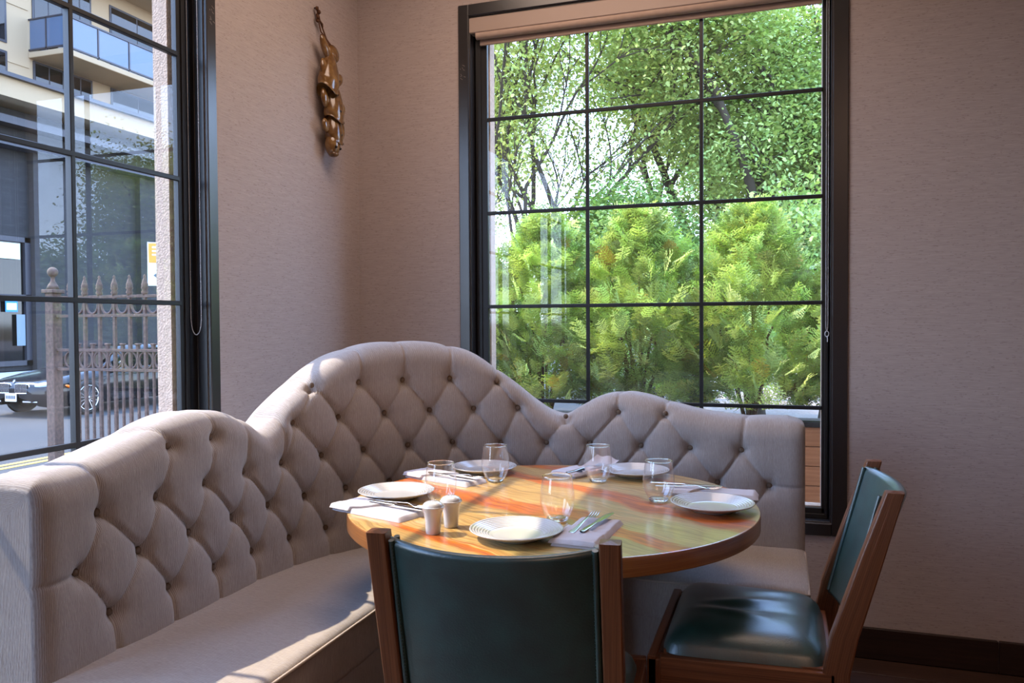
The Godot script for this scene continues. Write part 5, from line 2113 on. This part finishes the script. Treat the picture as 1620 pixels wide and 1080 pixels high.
func cloth_slab(mb: MB, corners: Array, h: float, sd: int, y0: float) -> void:
	# a soft slab over four plan corners (x, z), rounded along its edges
	var fn := FastNoiseLite.new()
	fn.seed = sd
	fn.frequency = 14.0
	var p := PackedVector3Array()
	var uv := PackedVector2Array()
	var nu := 33
	var nv := 21
	for side in 1:
		for j in nv:
			for i in nu:
				var u := float(i) / (nu - 1)
				var v := float(j) / (nv - 1)
				var a: Vector2 = corners[0].lerp(corners[1], u)
				var b: Vector2 = corners[3].lerp(corners[2], u)
				var q := a.lerp(b, v)
				var e := minf(minf(u, 1.0 - u) * corners[0].distance_to(corners[1]), minf(v, 1.0 - v) * corners[0].distance_to(corners[3]))
				var t := clampf(e / (h * 0.8), 0.0, 1.0)
				var y := y0 + h * sqrt(1.0 - pow(1.0 - t, 2.0)) * (1.0 + 0.22 * fn.get_noise_2d(q.x, q.y))
				q += Vector2(fn.get_noise_2d(q.x + 7.0, q.y), fn.get_noise_2d(q.x, q.y + 9.0)) * 0.004
				p.append(Vector3(q.x, y, q.y))
				uv.append(q)
	mb.grid(p, nu, nv, uv, false, Vector3.UP, true)
	# underside
	mb.quad(p[0], p[nu - 1], p[nu * nv - 1], p[nu * (nv - 1)], Vector3.DOWN)


func napkin(label: String, at: Vector3, turn: float, l: float, w: float, sd: int) -> void:
	var th := thing("napkin", label, "napkin", at, turn, "linen napkins")
	var a := l / 2
	var b := w / 2
	var mb := MB.new()
	cloth_slab(mb, [Vector2(-a, -b), Vector2(a, -b), Vector2(a, b), Vector2(-a, b)], 0.0115, sd, 0.0006)
	part("folded_cloth", mb, M.linen, th)
	mb = MB.new()
	cloth_slab(mb, [Vector2(-a - 0.003, -b - 0.003), Vector2(a * 0.15, -b - 0.003), Vector2(-a * 0.42, b + 0.003), Vector2(-a - 0.003, b + 0.003)], 0.0105, sd + 20, 0.0075)
	part("pocket_flap", mb, M.linen, th)
	if sd == 4:
		# a corner stands propped against the plate
		mb = MB.new()
		var p := PackedVector3Array()
		var uv := PackedVector2Array()
		for j in 15:
			for i in 15:
				var u := i / 14.0
				var v := j / 14.0
				var x := lerpf(0.02, 0.125, u)
				var z := lerpf(-0.045, 0.05, v)
				var y := 0.010 + 0.030 * pow(u, 1.6) * (1.0 - 0.25 * v) + 0.004 * sin(v * 9.0 + u * 3.0) * u
				p.append(Vector3(x, y, z))
				uv.append(Vector2(x, z))
		mb.grid(p, 15, 15, uv, false, Vector3.UP, true)
		part("raised_corner", mb, M.linen, th)
		mb = MB.new()
		for k in 6:
			cuboid(mb, Transform3D(Basis(Vector3.UP, 0.4), Vector3(0, 0.0185, 0)), -0.105 + k * 0.011, -0.097 + k * 0.011, 0.0, 0.0012, -0.006, 0.013 - 0.004 * (k % 3))
		part("stitched_mark", mb, plain("navy_thread", Color(0.10, 0.11, 0.17), 0.8), th)


func fork(label: String, at: Vector3, turn: float, lift: float) -> void:
	var mb := MB.new()
	var tilt := Basis(Vector3.BACK, lift)
	# handle widens to its end, neck, then four curved tines
	var p := PackedVector3Array()
	for q in [[-0.095, 0.0045, 0.0022], [-0.09, 0.0085, 0.003], [-0.06, 0.0070, 0.003], [-0.01, 0.0038, 0.003], [0.025, 0.0032, 0.003], [0.042, 0.0075, 0.0024], [0.055, 0.0118, 0.002]]:
		var y := 0.0015 + 0.006 * exp(-pow((q[0] - 0.015) / 0.03, 2.0))
		for e in 10:
			var a := TAU * e / 10.0
			p.append(tilt * Vector3(q[0], y + sin(a) * q[2] / 2, cos(a) * q[1]))
	mb.grid(p, 10, 7, PackedVector2Array(), true, Vector3(0, 0.003, 0))
	for k in 4:
		var z := -0.0096 + k * 0.0064
		var path := PackedVector3Array()
		for j in 6:
			var f := j / 5.0
			path.append(tilt * Vector3(0.052 + 0.046 * f, 0.0018 - 0.002 * sin(PI * f) + 0.004 * f * f, z))
		mb.tube(path, PackedFloat32Array([0.0017, 0.0016, 0.0015, 0.0014, 0.0012, 0.0007]), 7)
	solo("fork", mb, M.cutlery, label, "fork", at, turn, "cutlery on the napkins")


func knife(label: String, at: Vector3, turn: float) -> void:
	var mb := MB.new()
	var p := PackedVector3Array()
	for q in [[-0.105, 0.004, 0.0040], [-0.10, 0.0075, 0.0050], [-0.06, 0.0075, 0.0056], [-0.015, 0.0055, 0.0050], [-0.005, 0.0045, 0.004], [0.0, 0.0075, 0.0016], [0.03, 0.0100, 0.0014], [0.075, 0.0098, 0.0012], [0.098, 0.0070, 0.001], [0.108, 0.0015, 0.0008]]:
		for e in 10:
			var a := TAU * e / 10.0
			p.append(Vector3(q[0], 0.003 + sin(a) * q[2] / 2, cos(a) * q[1] + (0.003 if q[0] > 0.09 else 0.0)))
	mb.grid(p, 10, 10, PackedVector2Array(), true, Vector3(0, 0.003, 0))
	solo("knife", mb, M.cutlery, label, "knife", at, turn, "cutlery on the napkins")
